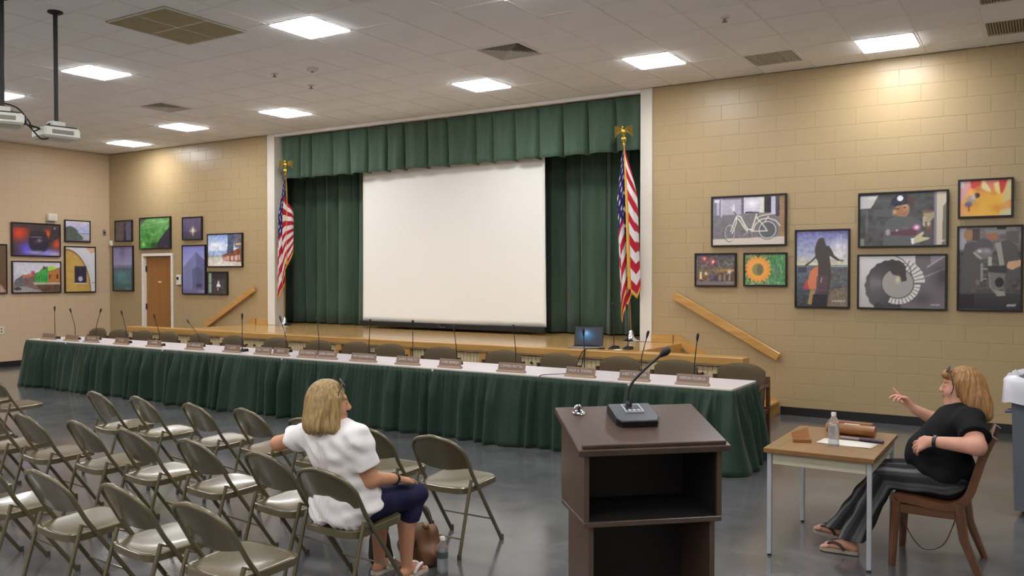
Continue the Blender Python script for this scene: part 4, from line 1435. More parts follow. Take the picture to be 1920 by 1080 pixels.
t = thing('marker_pen', 'dark purple marker lying on the paper on the small table', 'pen', (-1.02, 5.955, .685), radians(-6))
MB().tube([(-.01, 0, .012), (.14, 0, .012)], .011, 10).build('cap', pm('purple_black_plastic', (52, 40, 62), rough=.35), t, 40)
MB().tube([(-.13, 0, .012), (-.01, 0, .012)], .009, 10).build('barrel', pm('lilac_plastic', (134, 122, 132), rough=.35), t, 40)
MB().tube([(-.15, 0, .012), (-.13, 0, .012)], [.004, .008], 8).build('tip', M_stain, t, 40)

# ================================================================== WOODEN CHAIR
M_wchair = pm('brown_bent_wood', (98, 60, 34), rough=.32, scale=3, stretch=(3, 12, 3), rgb2=(78, 46, 24), coat=.25)
wc = thing('wooden_chair', 'brown curved wooden chair that the woman in black sits on', 'chair', (-.56, 5.88, 0))
# faces -x.  side profile of the one-piece shell (x, z)
prof = [(-.235, .405), (-.21, .432), (-.12, .428), (.0, .412), (.08, .412), (.14, .44), (.18, .50), (.21, .60), (.245, .72), (.285, .82), (.30, .845)]
pc = bez([(x, 0, z) for x, z in prof], 4)
hw2 = .235
def strip(y0, y1, dn, up):
    rows = []
    for i, p in enumerate(pc):
        tn = (pc[min(i + 1, len(pc) - 1)] - pc[max(i - 1, 0)]).normalized()
        nrm = Vector((-tn.z, 0, tn.x))
        rows.append((p - nrm * dn, p + nrm * up))
    n = len(rows)
    v, f = [], []
    for lo, hi in rows:
        v += [(lo.x, y0, lo.z), (lo.x, y1, lo.z), (hi.x, y1, hi.z), (hi.x, y0, hi.z)]
    for i in range(n - 1):
        for k in range(4):
            f.append((i * 4 + k, (i + 1) * 4 + k, (i + 1) * 4 + (k + 1) % 4, i * 4 + (k + 1) % 4))
    f.append((0, 1, 2, 3)); f.append(((n - 1) * 4 + 3, (n - 1) * 4 + 2, (n - 1) * 4 + 1, (n - 1) * 4))
    return MB().add(v, f)
strip(-hw2, -hw2 + .035, .035, .012).build('side_rail', M_wchair, wc, 40)
strip(hw2 - .035, hw2, .035, .012).build('side_rail', M_wchair, wc, 40)
strip(-hw2 + .034, hw2 - .034, .004, .008).build('seat_shell', M_wchair, wc, 40)
for s in (-1, 1):
    y = s * (hw2 - .02)
    MB().tube([(-.205, y, .40), (-.22, y * 1.0, .2), (-.228, y * 1.02, 0)], [.03, .026, .02], 8).build('leg', M_wchair, wc, 40)
    MB().tube([(.13, y, .43), (.16, y * 1.02, .22), (.245, y * 1.04, 0)], [.032, .027, .02], 8).build('leg', M_wchair, wc, 40)
    MB().cbox(-.2, .14, y - .012, y + .012, .33, .385, .004).build('side_stretcher', M_wchair, wc)
MB().cbox(-.215, -.19, -hw2 + .03, hw2 - .03, .35, .405, .004).build('front_stretcher', M_wchair, wc)
t = thing('floor_cord', 'thin brown cord hanging in a loop under the wooden chair', 'cord', (-.56, 5.78, 0))
MB().tube(bez([(-.19, .0, .36), (-.17, .02, .22), (-.08, .03, .09), (.03, .03, .12), (.09, .02, .25), (.11, .0, .34)], 7), .0035, 6).build('cord', M_wchair, t, True)

# ================================================================== TRASH BIN
M_bin = pm('grey_bin_plastic', (92, 96, 104), rough=.55)
tb = thing('trash_bin', 'grey plastic bin with white liner at the right picture edge', 'trash bin', (.115, 7.50, 0), radians(-6))
MB().add([(-.275, -.275, .05), (.275, -.275, .05), (.275, .275, .05), (-.275, .275, .05), (-.30, -.30, 1.0), (.30, -.30, 1.0), (.30, .30, 1.0), (-.30, .30, 1.0)], [(0, 3, 2, 1), (4, 5, 6, 7), (0, 1, 5, 4), (1, 2, 6, 5), (2, 3, 7, 6), (3, 0, 4, 7)]).build('bin_body', M_bin, tb)
MB().cbox(-.32, .32, -.32, -.285, .90, .94, .01).cbox(-.32, .32, .285, .32, .90, .94, .01).cbox(-.32, -.285, -.285, .285, .90, .94, .01).cbox(.285, .32, -.285, .285, .90, .94, .01).build('rim', M_bin, tb)
rows = []
for j, (r_, z_) in enumerate([(.27, 1.0), (.315, 1.035), (.335, 1.0), (.335, .92), (.34, .84)]):
    rows.append([(r_ * (1 + .02 * sin(k * 2.6 + j)) * max(-1.06, min(1.06, 1.35 * cos(2 * pi * k / 36))), r_ * (1 + .02 * cos(k * 3.1 + j)) * max(-1.06, min(1.06, 1.35 * sin(2 * pi * k / 36))), z_ + .012 * sin(k * 1.9 + j * 2)) for k in range(36)])
MB().grid(rows, None, True).build('liner', pm('white_bin_liner', (206, 206, 212), rough=.35, trans=.1), tb, True)
for s in (-.2, .2):
    for y in (-.2, .2):
        MB().lathe([(.03, -.012), (.03, .012)], 12, T(s, y, .03, 0, radians(90))).build('caster', M_black, tb)
MB().tube([(-.31, -.06, .75), (-.36, -.06, .74), (-.36, .06, .74), (-.31, .06, .75)], .012, 8).build('handle', M_bin, tb)

# ================================================================== PROJECTORS
M_proj = pm('projector_ivory', (206, 204, 192), rough=.4)
def projector(label, x, y, drop, rz, wd=.36):
    t = thing('ceiling_projector', label, 'projector', (x, y, HC), rz, 'projectors hanging from the ceiling')
    MB().tube([(0, 0, .005), (0, 0, -drop)], .021, 12).build('pole', M_black, t, 40)
    MB().lathe([(.07, .005), (.07, -.012), (.03, -.03)], 16).build('ceiling_flange', M_black, t, 40)
    MB().cbox(-.065, .065, -.065, .065, -drop - .05, -drop + .005, .008).build('mount', M_proj, t)
    z = -drop - .05
    bd = MB().cbox(-.16, .16, -.17, .17, z - .115, z - .012, .02).build('body', M_proj, t)
    MB().cbox(-.14, .14, -.14, .14, z - .012, z + .001, .004).build('mount_plate', M_darkmetal, t)
    gr = MB()
    for k in range(6):
        gr.box(-.145, -.02, .169, .1735, z - .095 + k * .013, z - .089 + k * .013)
    gr.build('vent_grille', M_ventd, bd)
    MB().lathe([(.045, 0), (.045, .02), (.036, .024), (.034, .01)], 18, T(.07, .165, z - .06, 0, radians(-90))).build('lens', M_blackpl, bd, 40)
    MB().cbox(.155, .163, -.1, .1, z - .08, z - .04, .002).build('side_vent', M_ventd, bd)
    return t
projector('ivory projector on a black ceiling pole, farther from the picture edge', -8.24, 4.79, 1.08, radians(-8))
projector('ivory projector on a black ceiling pole cut by the left picture edge', -8.22, 4.27, 1.02, radians(-25))
t = thing('projector_cables', 'black cables looping between the two ceiling projectors', 'cable', (-8.23, 4.53, 3.2))
MB().tube(bez([(0, -.25, .17), (.01, -.12, .14), (.02, -.02, .03), (.0, .03, -.05), (0, .12, .0), (0, .2, .05)], 7), .007, 6).build('cable', M_blackpl, t, True)
MB().tube(bez([(0, -.25, .13), (.02, -.14, .08), (.01, -.03, .0), (.03, .02, -.06), (.02, .1, -.12), (.0, .2, -.09)], 7), .007, 6).build('cable', M_blackpl, t, True)
MB().tube(bez([(0, -.03, .0), (.02, .07, -.02), (.0, .16, -.05), (.0, .24, -.03)], 7), .010, 6).build('cable', M_blackpl, t, True)

# ================================================================== SMALL WALL FITTINGS
t = thing('speaker_box', 'small white box on the left wall above the purple and red photograph', 'wall box', (XL, 9.785, 2.93))
MB().cbox(.001, .09, -.09, .09, -.075, .075, .012).build('housing', M_offwhite, t)
MB().cbox(.09, .094, -.06, .06, -.045, .045, .002).build('grille', M_vent, t)
t = thing('wall_sensor', 'small dark sensor on the left wall near the corner', 'sensor', (XL, 10.93, 2.68))
MB().cbox(.001, .03, -.03, .03, -.055, .055, .006).build('housing', M_ventd, t)
MB().cbox(.03, .034, -.018, .018, -.03, .01, .002).build('lens', M_blackpl, t)
t = thing('motion_detector', 'small white sensor beside the room corner above the tall teal photograph', 'sensor', (XL + .10, D, 2.45))
MB().cbox(-.04, .04, -.05, -.001, -.055, .055, .01).build('housing', M_offwhite, t)
MB().ell((0, -.05, .01), (.022, .012, .022), 10, 6).build('lens', M_white, t, 40)
t = thing('thermostat', 'white wall box with dark dial between the door and tall blue photograph', 'thermostat', (-14.705, D, 1.675))
MB().cbox(-.07, .07, -.05, -.001, -.10, .10, .008).build('housing', M_offwhite, t)
MB().lathe([(.032, 0), (.03, .012)], 14, T(-.012, -.05, .03, 0, radians(90))).build('dial', M_darkmetal, t, 40)
t = thing('switch_plate', 'pale outlet plate low on the left wall at the picture edge', 'outlet', (XL, 8.80, .71))
MB().cbox(.001, .012, -.045, .045, -.07, .07, .003).build('plate', M_offwhite, t)
for z in (-.028, .028):
    MB().cbox(.012, .015, -.018, .018, z - .018, z + .018, .002).build('socket', M_ventd, t)

# ================================================================== FRAMED PHOTOGRAPHS
class Img:
    """tiny painter: colours are sRGB 0-255, coordinates 0..1 (x right, y down)"""
    def __init__(s, w, h, base):
        s.w, s.h = w, h
        s.a = np.zeros((h, w, 3)) + np.array(base, float)
        s.X, s.Y = np.meshgrid((np.arange(w) + .5) / w, (np.arange(h) + .5) / h)
        s.asp = w / h
    def put(s, m, c):
        m = np.clip(m, 0, 1)[..., None]
        s.a = s.a * (1 - m) + np.array(c, float) * m
        return s
    def gv(s, y0, c0, y1, c1, m=None):
        t = np.clip((s.Y - y0) / (y1 - y0), 0, 1)[..., None]
        g = np.array(c0, float) * (1 - t) + np.array(c1, float) * t
        m = ((s.Y >= y0) & (s.Y <= y1)) if m is None else m
        s.a = np.where(np.asarray(m, bool)[..., None], g, s.a)
        return s
    def rect(s, x0, y0, x1, y1, c, op=1.0):
        return s.put(((s.X >= x0) & (s.X <= x1) & (s.Y >= y0) & (s.Y <= y1)) * op, c)
    def ell(s, cx, cy, rx, ry, c, soft=.08, op=1.0):
        d = np.sqrt(((s.X - cx) / rx) ** 2 + ((s.Y - cy) / ry) ** 2)
        return s.put(np.clip((1 - d) / soft + .5, 0, 1) * op, c)
    def ring(s, cx, cy, r, wd, c, op=1.0, ax=1.0):
        d = np.sqrt((((s.X - cx) / ax) * s.asp) ** 2 + (s.Y - cy) ** 2)
        return s.put(np.clip(1.2 - np.abs(d - r) / wd, 0, 1) * op, c)
    def blob(s, cx, cy, rx, ry, c, op=1.0):
        return s.put(np.exp(-((s.X - cx) / rx) ** 2 - ((s.Y - cy) / ry) ** 2) * op, c)
    def poly(s, pts, c, op=1.0):
        ins = np.zeros(s.X.shape, bool)
        n = len(pts)
        for i in range(n):
            x0, y0 = pts[i]; x1, y1 = pts[(i + 1) % n]
            if y0 == y1: continue
            cond = ((s.Y >= min(y0, y1)) & (s.Y < max(y0, y1)))
            ins ^= cond & (s.X < x0 + (s.Y - y0) * (x1 - x0) / (y1 - y0))
        return s.put(ins * op, c)
    def line(s, p, q, wd, c, op=1.0):
        ax, ay = p[0] * s.asp, p[1]; bx, by = q[0] * s.asp, q[1]
        px, py = s.X * s.asp - ax, s.Y - ay
        dx, dy = bx - ax, by - ay
        t = np.clip((px * dx + py * dy) / (dx * dx + dy * dy + 1e-12), 0, 1)
        d = np.hypot(px - t * dx, py - t * dy)
        return s.put(np.clip(1.25 - d / wd, 0, 1) * op, c)
    def path(s, pts, wd, c, op=1.0):
        for a, b in zip(pts[:-1], pts[1:]): s.line(a, b, wd, c, op)
        return s
    def noise(s, amp, n=24, seed=1, sx=1.0, sy=1.0):
        rng = np.random.default_rng(seed)
        gx, gy = max(2, int(n * sx)), max(2, int(n * sy / s.asp) + 2)
        g = rng.normal(0, 1, (gy + 1, gx + 1))
        fx, fy = s.X * (gx - 1), s.Y * (gy - 1)
        ix, iy = fx.astype(int), fy.astype(int)
        tx, ty = fx - ix, fy - iy
        v = (g[iy, ix] * (1 - tx) + g[iy, ix + 1] * tx) * (1 - ty) + (g[iy + 1, ix] * (1 - tx) + g[iy + 1, ix + 1] * tx) * ty
        s.a = s.a + (v * amp)[..., None]
        return s
    def blur(s, k=1):
        for _ in range(k):
            p = np.pad(s.a, ((1, 1), (1, 1), (0, 0)), 'edge')
            s.a = (p[:-2, 1:-1] + p[2:, 1:-1] + p[1:-1, :-2] + p[1:-1, 2:] + 4 * p[1:-1, 1:-1]) / 8
        return s
    def sign(s, x, y, wd, c=(200, 196, 190)):
        """the illegible scrawled signature that each print carries"""
        pts = [(x + wd * t, y + .010 * sin(t * 31) + .008 * sin(t * 57)) for t in np.linspace(0, 1, 30)]
        return s.path(pts, .005, c, .7)

def pic_bike(w, h):
    I = Img(w, h, (112, 106, 110))
    I.rect(0, 0, 1, .38, (120, 116, 126)).rect(.03, .04, .10, .10, (206, 204, 214)).rect(.06, .1, .09, .36, (176, 172, 186))
    I.rect(.13, .05, .40, .36, (164, 158, 172)).rect(.12, .02, .135, .40, (188, 184, 196)).rect(.42, .02, .44, .36, (84, 80, 90))
    I.rect(.44, .02, .66, .34, (190, 186, 196)).blob(.56, .15, .07, .08, (224, 222, 226)).rect(.66, .02, .72, .34, (198, 200, 186))
    I.rect(.72, .02, .82, .34, (46, 40, 48)).rect(.815, .02, .875, .36, (178, 178, 196)).rect(.875, .02, .93, .42, (72, 62, 76))
    I.rect(.93, .0, 1, .98, (146, 116, 84)).noise(5, 40, 3)
    for k in range(14): I.rect(.93, .03 + k * .062, 1, .037 + k * .062, (112, 88, 66), .7)
    I.poly([(0, .87), (1, .84), (1, 1), (0, 1)], (190, 178, 166))
    fr, wh, ti = (214, 214, 196), (206, 216, 212), (58, 62, 64)
    I.ell(.765, .70, .115, .185, (78, 80, 84), .1, .7)
    I.ring(.765, .70, .185, .016, ti, .9); I.ring(.765, .70, .172, .012, wh)
    I.ring(.24, .75, .175, .014, ti, .8, .62); I.ring(.245, .745, .165, .012, wh, .9, .62)
    I.path([(.34, .40), (.30, .55), (.26, .72)], .013, fr).path([(.34, .42), (.335, .55), (.28, .76)], .013, fr)
    I.path([(.34, .38), (.40, .42), (.46, .60), (.50, .68), (.56, .69)], .017, fr).path([(.34, .43), (.38, .48), (.44, .62), (.49, .72)], .015, fr)
    I.path([(.62, .36), (.58, .56), (.545, .72)], .016, fr).path([(.56, .72), (.76, .72)], .013, fr).path([(.62, .45), (.70, .58), (.76, .71)], .013, fr)
    I.path([(.57, .72), (.60, .58), (.68, .48), (.78, .46), (.88, .52), (.935, .62)], .012, fr).path([(.62, .44), (.70, .40), (.87, .37)], .012, fr).path([(.72, .55), (.78, .42)], .01, fr)
    I.path([(.27, .20), (.295, .30), (.30, .16), (.31, .31)], .014, (212, 210, 216)).path([(.30, .30), (.34, .38)], .012, (70, 60, 60)).rect(.46, .31, .55, .345, (60, 52, 62)).line((.55, .335), (.64, .34), .018, (60, 52, 56))
    I.path([(.55, .72), (.56, .88)], .008, (150, 148, 144)).path([(.50, .74), (.44, .80)], .012, (160, 154, 150))
    return I.blur(1)
def pic_lantern(w, h):
    I = Img(w, h, (92, 88, 90)).gv(0, (84, 84, 88), .5, (98, 88, 82))
    for x, y in ((.22, .14), (.44, .24)):
        I.blob(x, y, .075, .10, (176, 60, 66)).blob(x, y, .03, .045, (244, 196, 196))
    I.gv(.46, (104, 88, 72), 1, (92, 78, 76))
    I.rect(.53, .48, 1, .56, (156, 122, 82)).rect(.10, .55, .16, .80, (206, 186, 140)).blob(.26, .62, .04, .06, (230, 214, 180)).blob(.86, .56, .04, .06, (250, 232, 190))
    I.rect(.36, .66, .55, .86, (74, 68, 84)).rect(.18, .70, .30, .84, (104, 70, 44)).noise(16, 26, 5)
    for k in range(7): I.rect(.55 + k * .06, .64 + .03 * (k % 3), .575 + k * .06, .84, (150, 140, 134) if k % 2 else (84, 62, 52))
    I.rect(0, .87, 1, 1, (122, 112, 112), .8).sign(.78, .91, .18)
    return I.blur(1)
def pic_flower(w, h):
    I = Img(w, h, (104, 134, 92)).noise(26, 40, 6, 1, .5).put((I_ := Img(w, h, 0)).X > .62, (84, 134, 88)).noise(22, 46, 7, 1, .4)
    I.blob(.78, .60, .08, .3, (96, 108, 104), .7)
    th = np.arctan2((I.Y - .5), (I.X - .33) * I.asp)
    r = np.hypot((I.X - .33) * I.asp, I.Y - .5)
    pet = .42 + .035 * np.cos(th * 18)
    col = np.array((214, 146, 70)) + (18 * np.cos(th * 36))[..., None] + np.clip((.3 - r) * 60, -14, 14)[..., None]
    m = np.clip((pet - r) * 40, 0, 1)[..., None]
    I.a = I.a * (1 - m) + col * m
    I.blob(.15, .3, .1, .25, (222, 150, 96), .5)
    I.ell(.33, .5, .165, .235, (212, 158, 66)).ell(.33, .5, .145, .20, (134, 124, 78)).ell(.37, .5, .07, .17, (106, 96, 70), .3).sign(.75, .92, .2, (190, 206, 190))
    return I.blur(1)
def pic_silhouette(w, h):
    I = Img(w, h, (110, 110, 116)).gv(0, (112, 112, 164), .30, (150, 154, 178)).gv(.30, (150, 154, 178), .455, (196, 190, 158))
    I.blob(.85, .22, .22, .10, (198, 196, 202), .9).blob(.78, .32, .2, .08, (208, 202, 196), .8).blob(.25, .13, .2, .05, (146, 146, 180), .5).noise(5, 16, 9)
    I.rect(0, .455, 1, .49, (104, 106, 118)).gv(.47, (96, 104, 116), 1, (54, 58, 62)).rect(.66, .465, 1, .475, (214, 214, 210)).rect(.66, .49, 1, .74, (92, 92, 94))
    I.poly([(.58, .78), (1, .74), (1, 1), (.58, 1)], (112, 100, 84)).noise(9, 30, 10)
    I.poly([(.36, .48), (.46, .46), (.44, .78), (.18, .77), (.24, .62), (.28, .53)], (190, 116, 84)).poly([(.2, .63), (.12, .76), (.26, .78)], (160, 74, 76)).poly([(.28, .78), (.38, .78), (.30, .98), (.22, .97)], (150, 122, 84))
    dk = (72, 64, 62)
    I.poly([(.44, .10), (.52, .09), (.56, .15), (.58, .20), (.64, .20), (.68, .25), (.74, .33), (.84, .385), (.92, .39), (.90, .405), (.80, .40), (.70, .355), (.645, .33), (.665, .44), (.68, .60), (.64, .80), (.60, 1), (.34, 1), (.40, .80), (.43, .60), (.42, .40), (.38, .36), (.30, .41), (.22, .46), (.16, .47), (.18, .445), (.30, .385), (.37, .335), (.36, .24), (.39, .16)], dk)
    I.poly([(.40, .60), (.62, .58), (.60, .80), (.38, .82)], (92, 70, 78), .8).poly([(.33, .84), (.60, .84), (.60, 1), (.30, 1)], (44, 42, 48)).rect(.04, .48, .2, .55, (58, 60, 66), .8)
    I.line((.50, .62), (.48, .68), .006, (190, 180, 176)).sign(.70, .925, .24)
    return I.blur(1)
def pic_catcher(w, h):
    I = Img(w, h, (74, 74, 74)).noise(7, 24, 12)
    I.poly([(0, .04), (.22, .03), (.16, .20), (.13, .27), (0, .28)], (176, 176, 174)).rect(.1, .04, .2, .10, (206, 206, 196), .6)
    I.rect(.07, .30, .1, .75, (104, 104, 104), .6).rect(.17, .3, .4, .44, (84, 84, 84))
    I.rect(.86, 0, .9, 1, (128, 116, 132)).rect(.89, .0, 1, 1, (186, 178, 160)).poly([(1, .2), (.96, .28), (.95, 1), (1, 1)], (112, 108, 94))
    I.ell(.50, .33, .085, .14, (150, 110, 84)).blob(.54, .27, .03, .05, (196, 152, 120)).blob(.41, .36, .02, .06, (196, 158, 124)).rect(.5, .395, .55, .405, (140, 76, 62)).ell(.44, .30, .03, .01, (60, 40, 34)).ell(.53, .28, .02, .012, (60, 40, 34))
    I.poly([(.36, .22), (.38, .10), (.45, .02), (.56, .04), (.60, .14), (.60, .2), (.52, .17), (.42, .235)], (50, 48, 66)).ell(.475, .10, .036, .055, (216, 218, 226)).poly([(.39, .22), (.58, .17), (.59, .20), (.42, .245)], (38, 38, 56)).rect(.56, .06, .62, .22, (92, 62, 48), .7)
    I.poly([(.42, .44), (.62, .46), (.72, .56), (.72, .80), (.70, 1), (.28, 1), (.29, .62), (.34, .50)], (90, 90, 92)).poly([(.36, .74), (.68, .68), (.66, .80), (.60, .82), (.38, .80)], (92, 58, 70), .9)
    I.ell(.665, .66, .042, .06, (176, 112, 150)).ell(.665, .66, .02, .028, (222, 206, 214)).ell(.335, .74, .028, .06, (152, 142, 146)).blob(.44, .71, .012, .018, (206, 190, 190)).rect(.50, .64, .57, .69, (130, 92, 108), .6)
    I.poly([(.60, .90), (.68, .80), (.74, .74), (.75, .78), (.72, .84), (.82, .86), (.80, .89), (.70, .94), (.62, .97)], (186, 176, 146)).poly([(.60, .87), (.63, .86), (.64, .97), (.61, .98)], (214, 216, 220))
    I.poly([(.73, .34), (.86, .38), (.86, .48), (.82, .56), (.78, .60), (.76, .52), (.74, .42)], (156, 138, 110)).poly([(.73, .46), (.78, .46), (.76, .66), (.73, .62)], (166, 150, 130)).rect(.76, .56, .84, .75, (100, 78, 66)).blob(.80, .60, .02, .05, (190, 184, 176)).rect(.72, .33, .84, .40, (96, 78, 72), .7)
    I.rect(0, .86, .05, 1, (140, 144, 130), .7).sign(.92, .92, .06)
    return I.blur(1)
def pic_stairs(w, h):
    I = Img(w, h, (178, 172, 172)).gv(0, (198, 194, 196), 1, (170, 162, 164))
    dx, dy = (I.X - .46) * I.asp, I.Y - .53
    r = np.hypot(dx, dy); th = np.degrees(np.arctan2(-dy, dx)) % 360
    I.poly([(.66, 0), (1, 0), (1, 1), (.40, 1), (.5, .8), (.66, .6)], (104, 97, 100))
    I.poly([(.84, 0), (1, 0), (.84, .18)], (134, 128, 136)).line((.99, .02), (.80, .22), .012, (178, 174, 178)).line((1, .24), (.78, .40), .012, (160, 154, 158)).blob(.98, .4, .1, .2, (56, 54, 56), .8).blob(.74, .82, .12, .12, (76, 68, 72), .8)
    ro = np.interp(th, [40, 60, 90, 135, 180, 225, 262, 280], [.30, .37, .44, .52, .585, .62, .72, .76]) * (1 + .012 * np.sign(np.sin(np.radians(th) * 22)))
    dark = (th > 42) & (th < 278) & (r < ro)
    shade = 84 + 14 * np.cos(np.radians(th - 190) * 2) - 10 * np.clip(r / .6, 0, 1) + 22 * np.exp(-((th - 178) / 16) ** 2) * (r < .5)
    m = (dark * 1.0)[..., None]
    I.a = I.a * (1 - m) + np.stack([shade, shade - 4, shade - 2], 2) * m
    I.put(((th > 225) & (th < 262) & (r > .5) & dark) * .7, (56, 54, 56))
    tr = ((th < 72) | (th > 245)) & (r > .285) & (r < np.where(th > 200, .40, .48))
    I.put(tr * 1.0, (198, 194, 188))
    I.put((tr & ((th % 10.5) < 2.2)) * .9, (84, 78, 80))
    I.put(((r < .29)) * 1.0, (150, 144, 140)).put(np.clip(1.3 - np.abs(r - .285) / .010, 0, 1), (74, 68, 70))
    I.poly([(.46, .16), (.55, .19), (.565, .48), (.505, .50), (.49, .40), (.40, .36), (.37, .28)], (66, 62, 60)).blob(.462, .46, .022, .065, (198, 192, 142))
    I.path([(.43, .0), (.52, .08), (.60, .22), (.625, .40)], .010, (78, 72, 76))
    return I.sign(.84, .93, .1).blur(1)
def pic_bee(w, h):
    I = Img(w, h, (206, 152, 70)).gv(0, (206, 110, 96), .5, (214, 164, 72)).noise(10, 10, 20)
    I.poly([(0, 0), (.25, 0), (.12, .4), (0, .7)], (204, 152, 152)).rect(0, 0, .08, .2, (196, 190, 190), .8).poly([(.2, 0), (.42, 0), (.40, .14), (.24, .24)], (192, 66, 62)).poly([(.44, 0), (.62, 0), (.60, .36), (.42, .22)], (210, 196, 150)).poly([(.48, 0), (.7, 0), (.62, .3)], (206, 118, 104)).poly([(.76, 0), (.92, 0), (.84, .34), (.78, .44)], (186, 56, 52)).poly([(.66, .1), (.76, .04), (.80, .44), (.70, .34)], (216, 196, 130))
    I.poly([(.93, 0), (1, 0), (1, .55), (.80, .66), (.86, .4)], (196, 180, 130)).poly([(.80, .72), (1, .60), (1, .82), (.82, .86)], (208, 142, 92)).poly([(.78, .84), (1, .80), (1, 1), (.76, 1)], (190, 188, 160))
    I.blob(.58, .58, .22, .22, (212, 162, 58), .9).blob(.5, .9, .3, .15, (214, 168, 66), .8).blob(.72, .78, .12, .1, (192, 128, 34), .7).blob(.06, .85, .1, .2, (214, 150, 120), .7)
    I.ell(.34, .42, .055, .075, (88, 62, 56), .3).ell(.36, .40, .03, .035, (44, 32, 34), .3).ell(.22, .52, .09, .11, (150, 138, 148), .4, .8).ell(.17, .66, .075, .075, (104, 92, 112), .4).ell(.27, .46, .04, .07, (200, 190, 190), .5, .7).poly([(.16, .7), (.20, .7), (.19, .86), (.17, .86)], (120, 66, 46))
    return I.blur(5)
def pic_cameraman(w, h):
    I = Img(w, h, (80, 76, 74)).gv(0, (122, 114, 116), .3, (90, 86, 84)).noise(9, 20, 30)
    I.rect(0, 0, .12, .27, (150, 146, 156)).ell(.16, .09, .08, .07, (150, 112, 78)).rect(.22, .02, .34, .16, (78, 66, 64)).poly([(.38, .01), (.70, .0), (.74, .08), (.5, .12)], (128, 124, 128)).poly([(.42, .08), (.64, .07), (.62, .16), (.50, .18)], (146, 100, 78)).rect(.62, 0, .76, .03, (44, 42, 46)).rect(.76, .06, .96, .2, (92, 84, 86))
    I.poly([(.10, .20), (.30, .17), (.40, .3), (.34, .75), (.04, .80), (.06, .34)], (82, 78, 76)).poly([(.60, .19), (.80, .16), (.94, .24), (.98, .6), (.66, .64)], (80, 76, 76)).poly([(.58, .20), (.68, .18), (.74, .46), (.66, .47), (.62, .3)], (142, 138, 130)).poly([(.8, .42), (1, .40), (1, .47), (.86, .52), (.76, .49)], (190, 150, 118))
    I.ell(.40, .24, .16, .10, (84, 80, 84)).ell(.40, .32, .15, .07, (112, 106, 110)).blob(.34, .29, .04, .02, (196, 192, 192)).blob(.46, .29, .06, .03, (146, 142, 146)).path([(.25, .31), (.36, .38)], .014, (160, 156, 158)).rect(.48, .36, .54, .47, (158, 154, 144))
    I.rect(.36, .44, .40, .66, (132, 128, 124)).rect(.40, .5, .47, .52, (132, 128, 124)).rect(.40, .62, .46, .64, (128, 124, 120)).poly([(.48, .47), (.78, .47), (.78, .56), (.5, .55)], (58, 56, 56)).poly([(.52, .55), (.76, .56), (.72, .74), (.60, .78), (.54, .70)], (110, 106, 102)).ell(.66, .67, .07, .06, (44, 42, 44)).poly([(.58, .76), (.74, .78), (.76, .83), (.62, .84)], (140, 136, 132)).path([(.5, .56), (.52, .72), (.62, .82)], .016, (126, 122, 118)).rect(.28, .64, .34, .70, (124, 118, 116), .6)
    I.gv(.78, (64, 60, 62), 1, (44, 42, 44), (I.Y > .80) & (I.a.mean(2) < 110)).rect(.02, .82, .26, .98, (36, 34, 38), .8).sign(.78, .945, .14)
    return I.blur(1)
def pic_tower(w, h):
    I = Img(w, h, (84, 78, 84)).gv(0, (92, 84, 90), 1, (74, 70, 78)).rect(0, .1, .42, 1, (96, 84, 82)).rect(.52, .2, .66, 1, (42, 40, 52)).poly([(.5, .24), (.59, .08), (.68, .24)], (40, 38, 50)).rect(.66, .1, 1, 1, (92, 88, 106)).rect(.54, .3, .64, .42, (92, 72, 84)).noise(5, 14, 40)
    return I.blur(1)
def pic_teal(w, h):
    I = Img(w, h, (120, 116, 146)).gv(0, (124, 118, 152), .42, (150, 148, 176)).gv(.50, (86, 104, 116), 1, (70, 92, 90)).rect(0, .48, 1, .53, (88, 92, 108)).blob(.5, .12, .16, .14, (98, 92, 126), .8).blob(.4, .66, .3, .1, (86, 146, 130), .8).blob(.6, .8, .3, .06, (96, 140, 130), .6).noise(4, 18, 41, 1, .5)
    return I.sign(.6, .95, .3, (150, 150, 160)).blur(1)
def pic_green(w, h):
    I = Img(w, h, (70, 128, 66)).gv(0, (104, 156, 92), 1, (62, 124, 54)).noise(18, 20, 42)
    for k in range(9):
        y = .12 + k * .08
        I.path([(x, y + .06 * sin(x * 4 + k) - .02) for x in np.linspace(0, .95, 16)], .012, (128, 180, 108) if k % 2 else (48, 104, 46), .7)
    I.poly([(.78, .55), (1, .30), (1, 1), (.55, 1), (.60, .80)], (50, 48, 58)).poly([(.0, 0), (.24, 0), (.04, .2), (0, .3)], (84, 86, 76)).blob(.12, .86, .07, .09, (150, 206, 120)).blob(.7, .15, .2, .06, (150, 190, 140), .7).rect(.4, .8, .56, 1, (52, 60, 44), .7)
    return I.sign(.7, .94, .2, (140, 140, 140)).blur(1)
def pic_night(w, h):
    I = Img(w, h, (88, 80, 102)).gv(0, (96, 88, 112), .6, (84, 74, 96)).gv(.62, (74, 66, 84), 1, (66, 60, 76)).blob(.55, .60, .12, .10, (206, 190, 170)).blob(.55, .60, .03, .16, (250, 240, 214)).line((.36, .62), (.75, .62), .02, (190, 176, 160)).blob(.55, .78, .04, .06, (190, 160, 120), .8).noise(3, 20, 43)
    return I.blur(1)
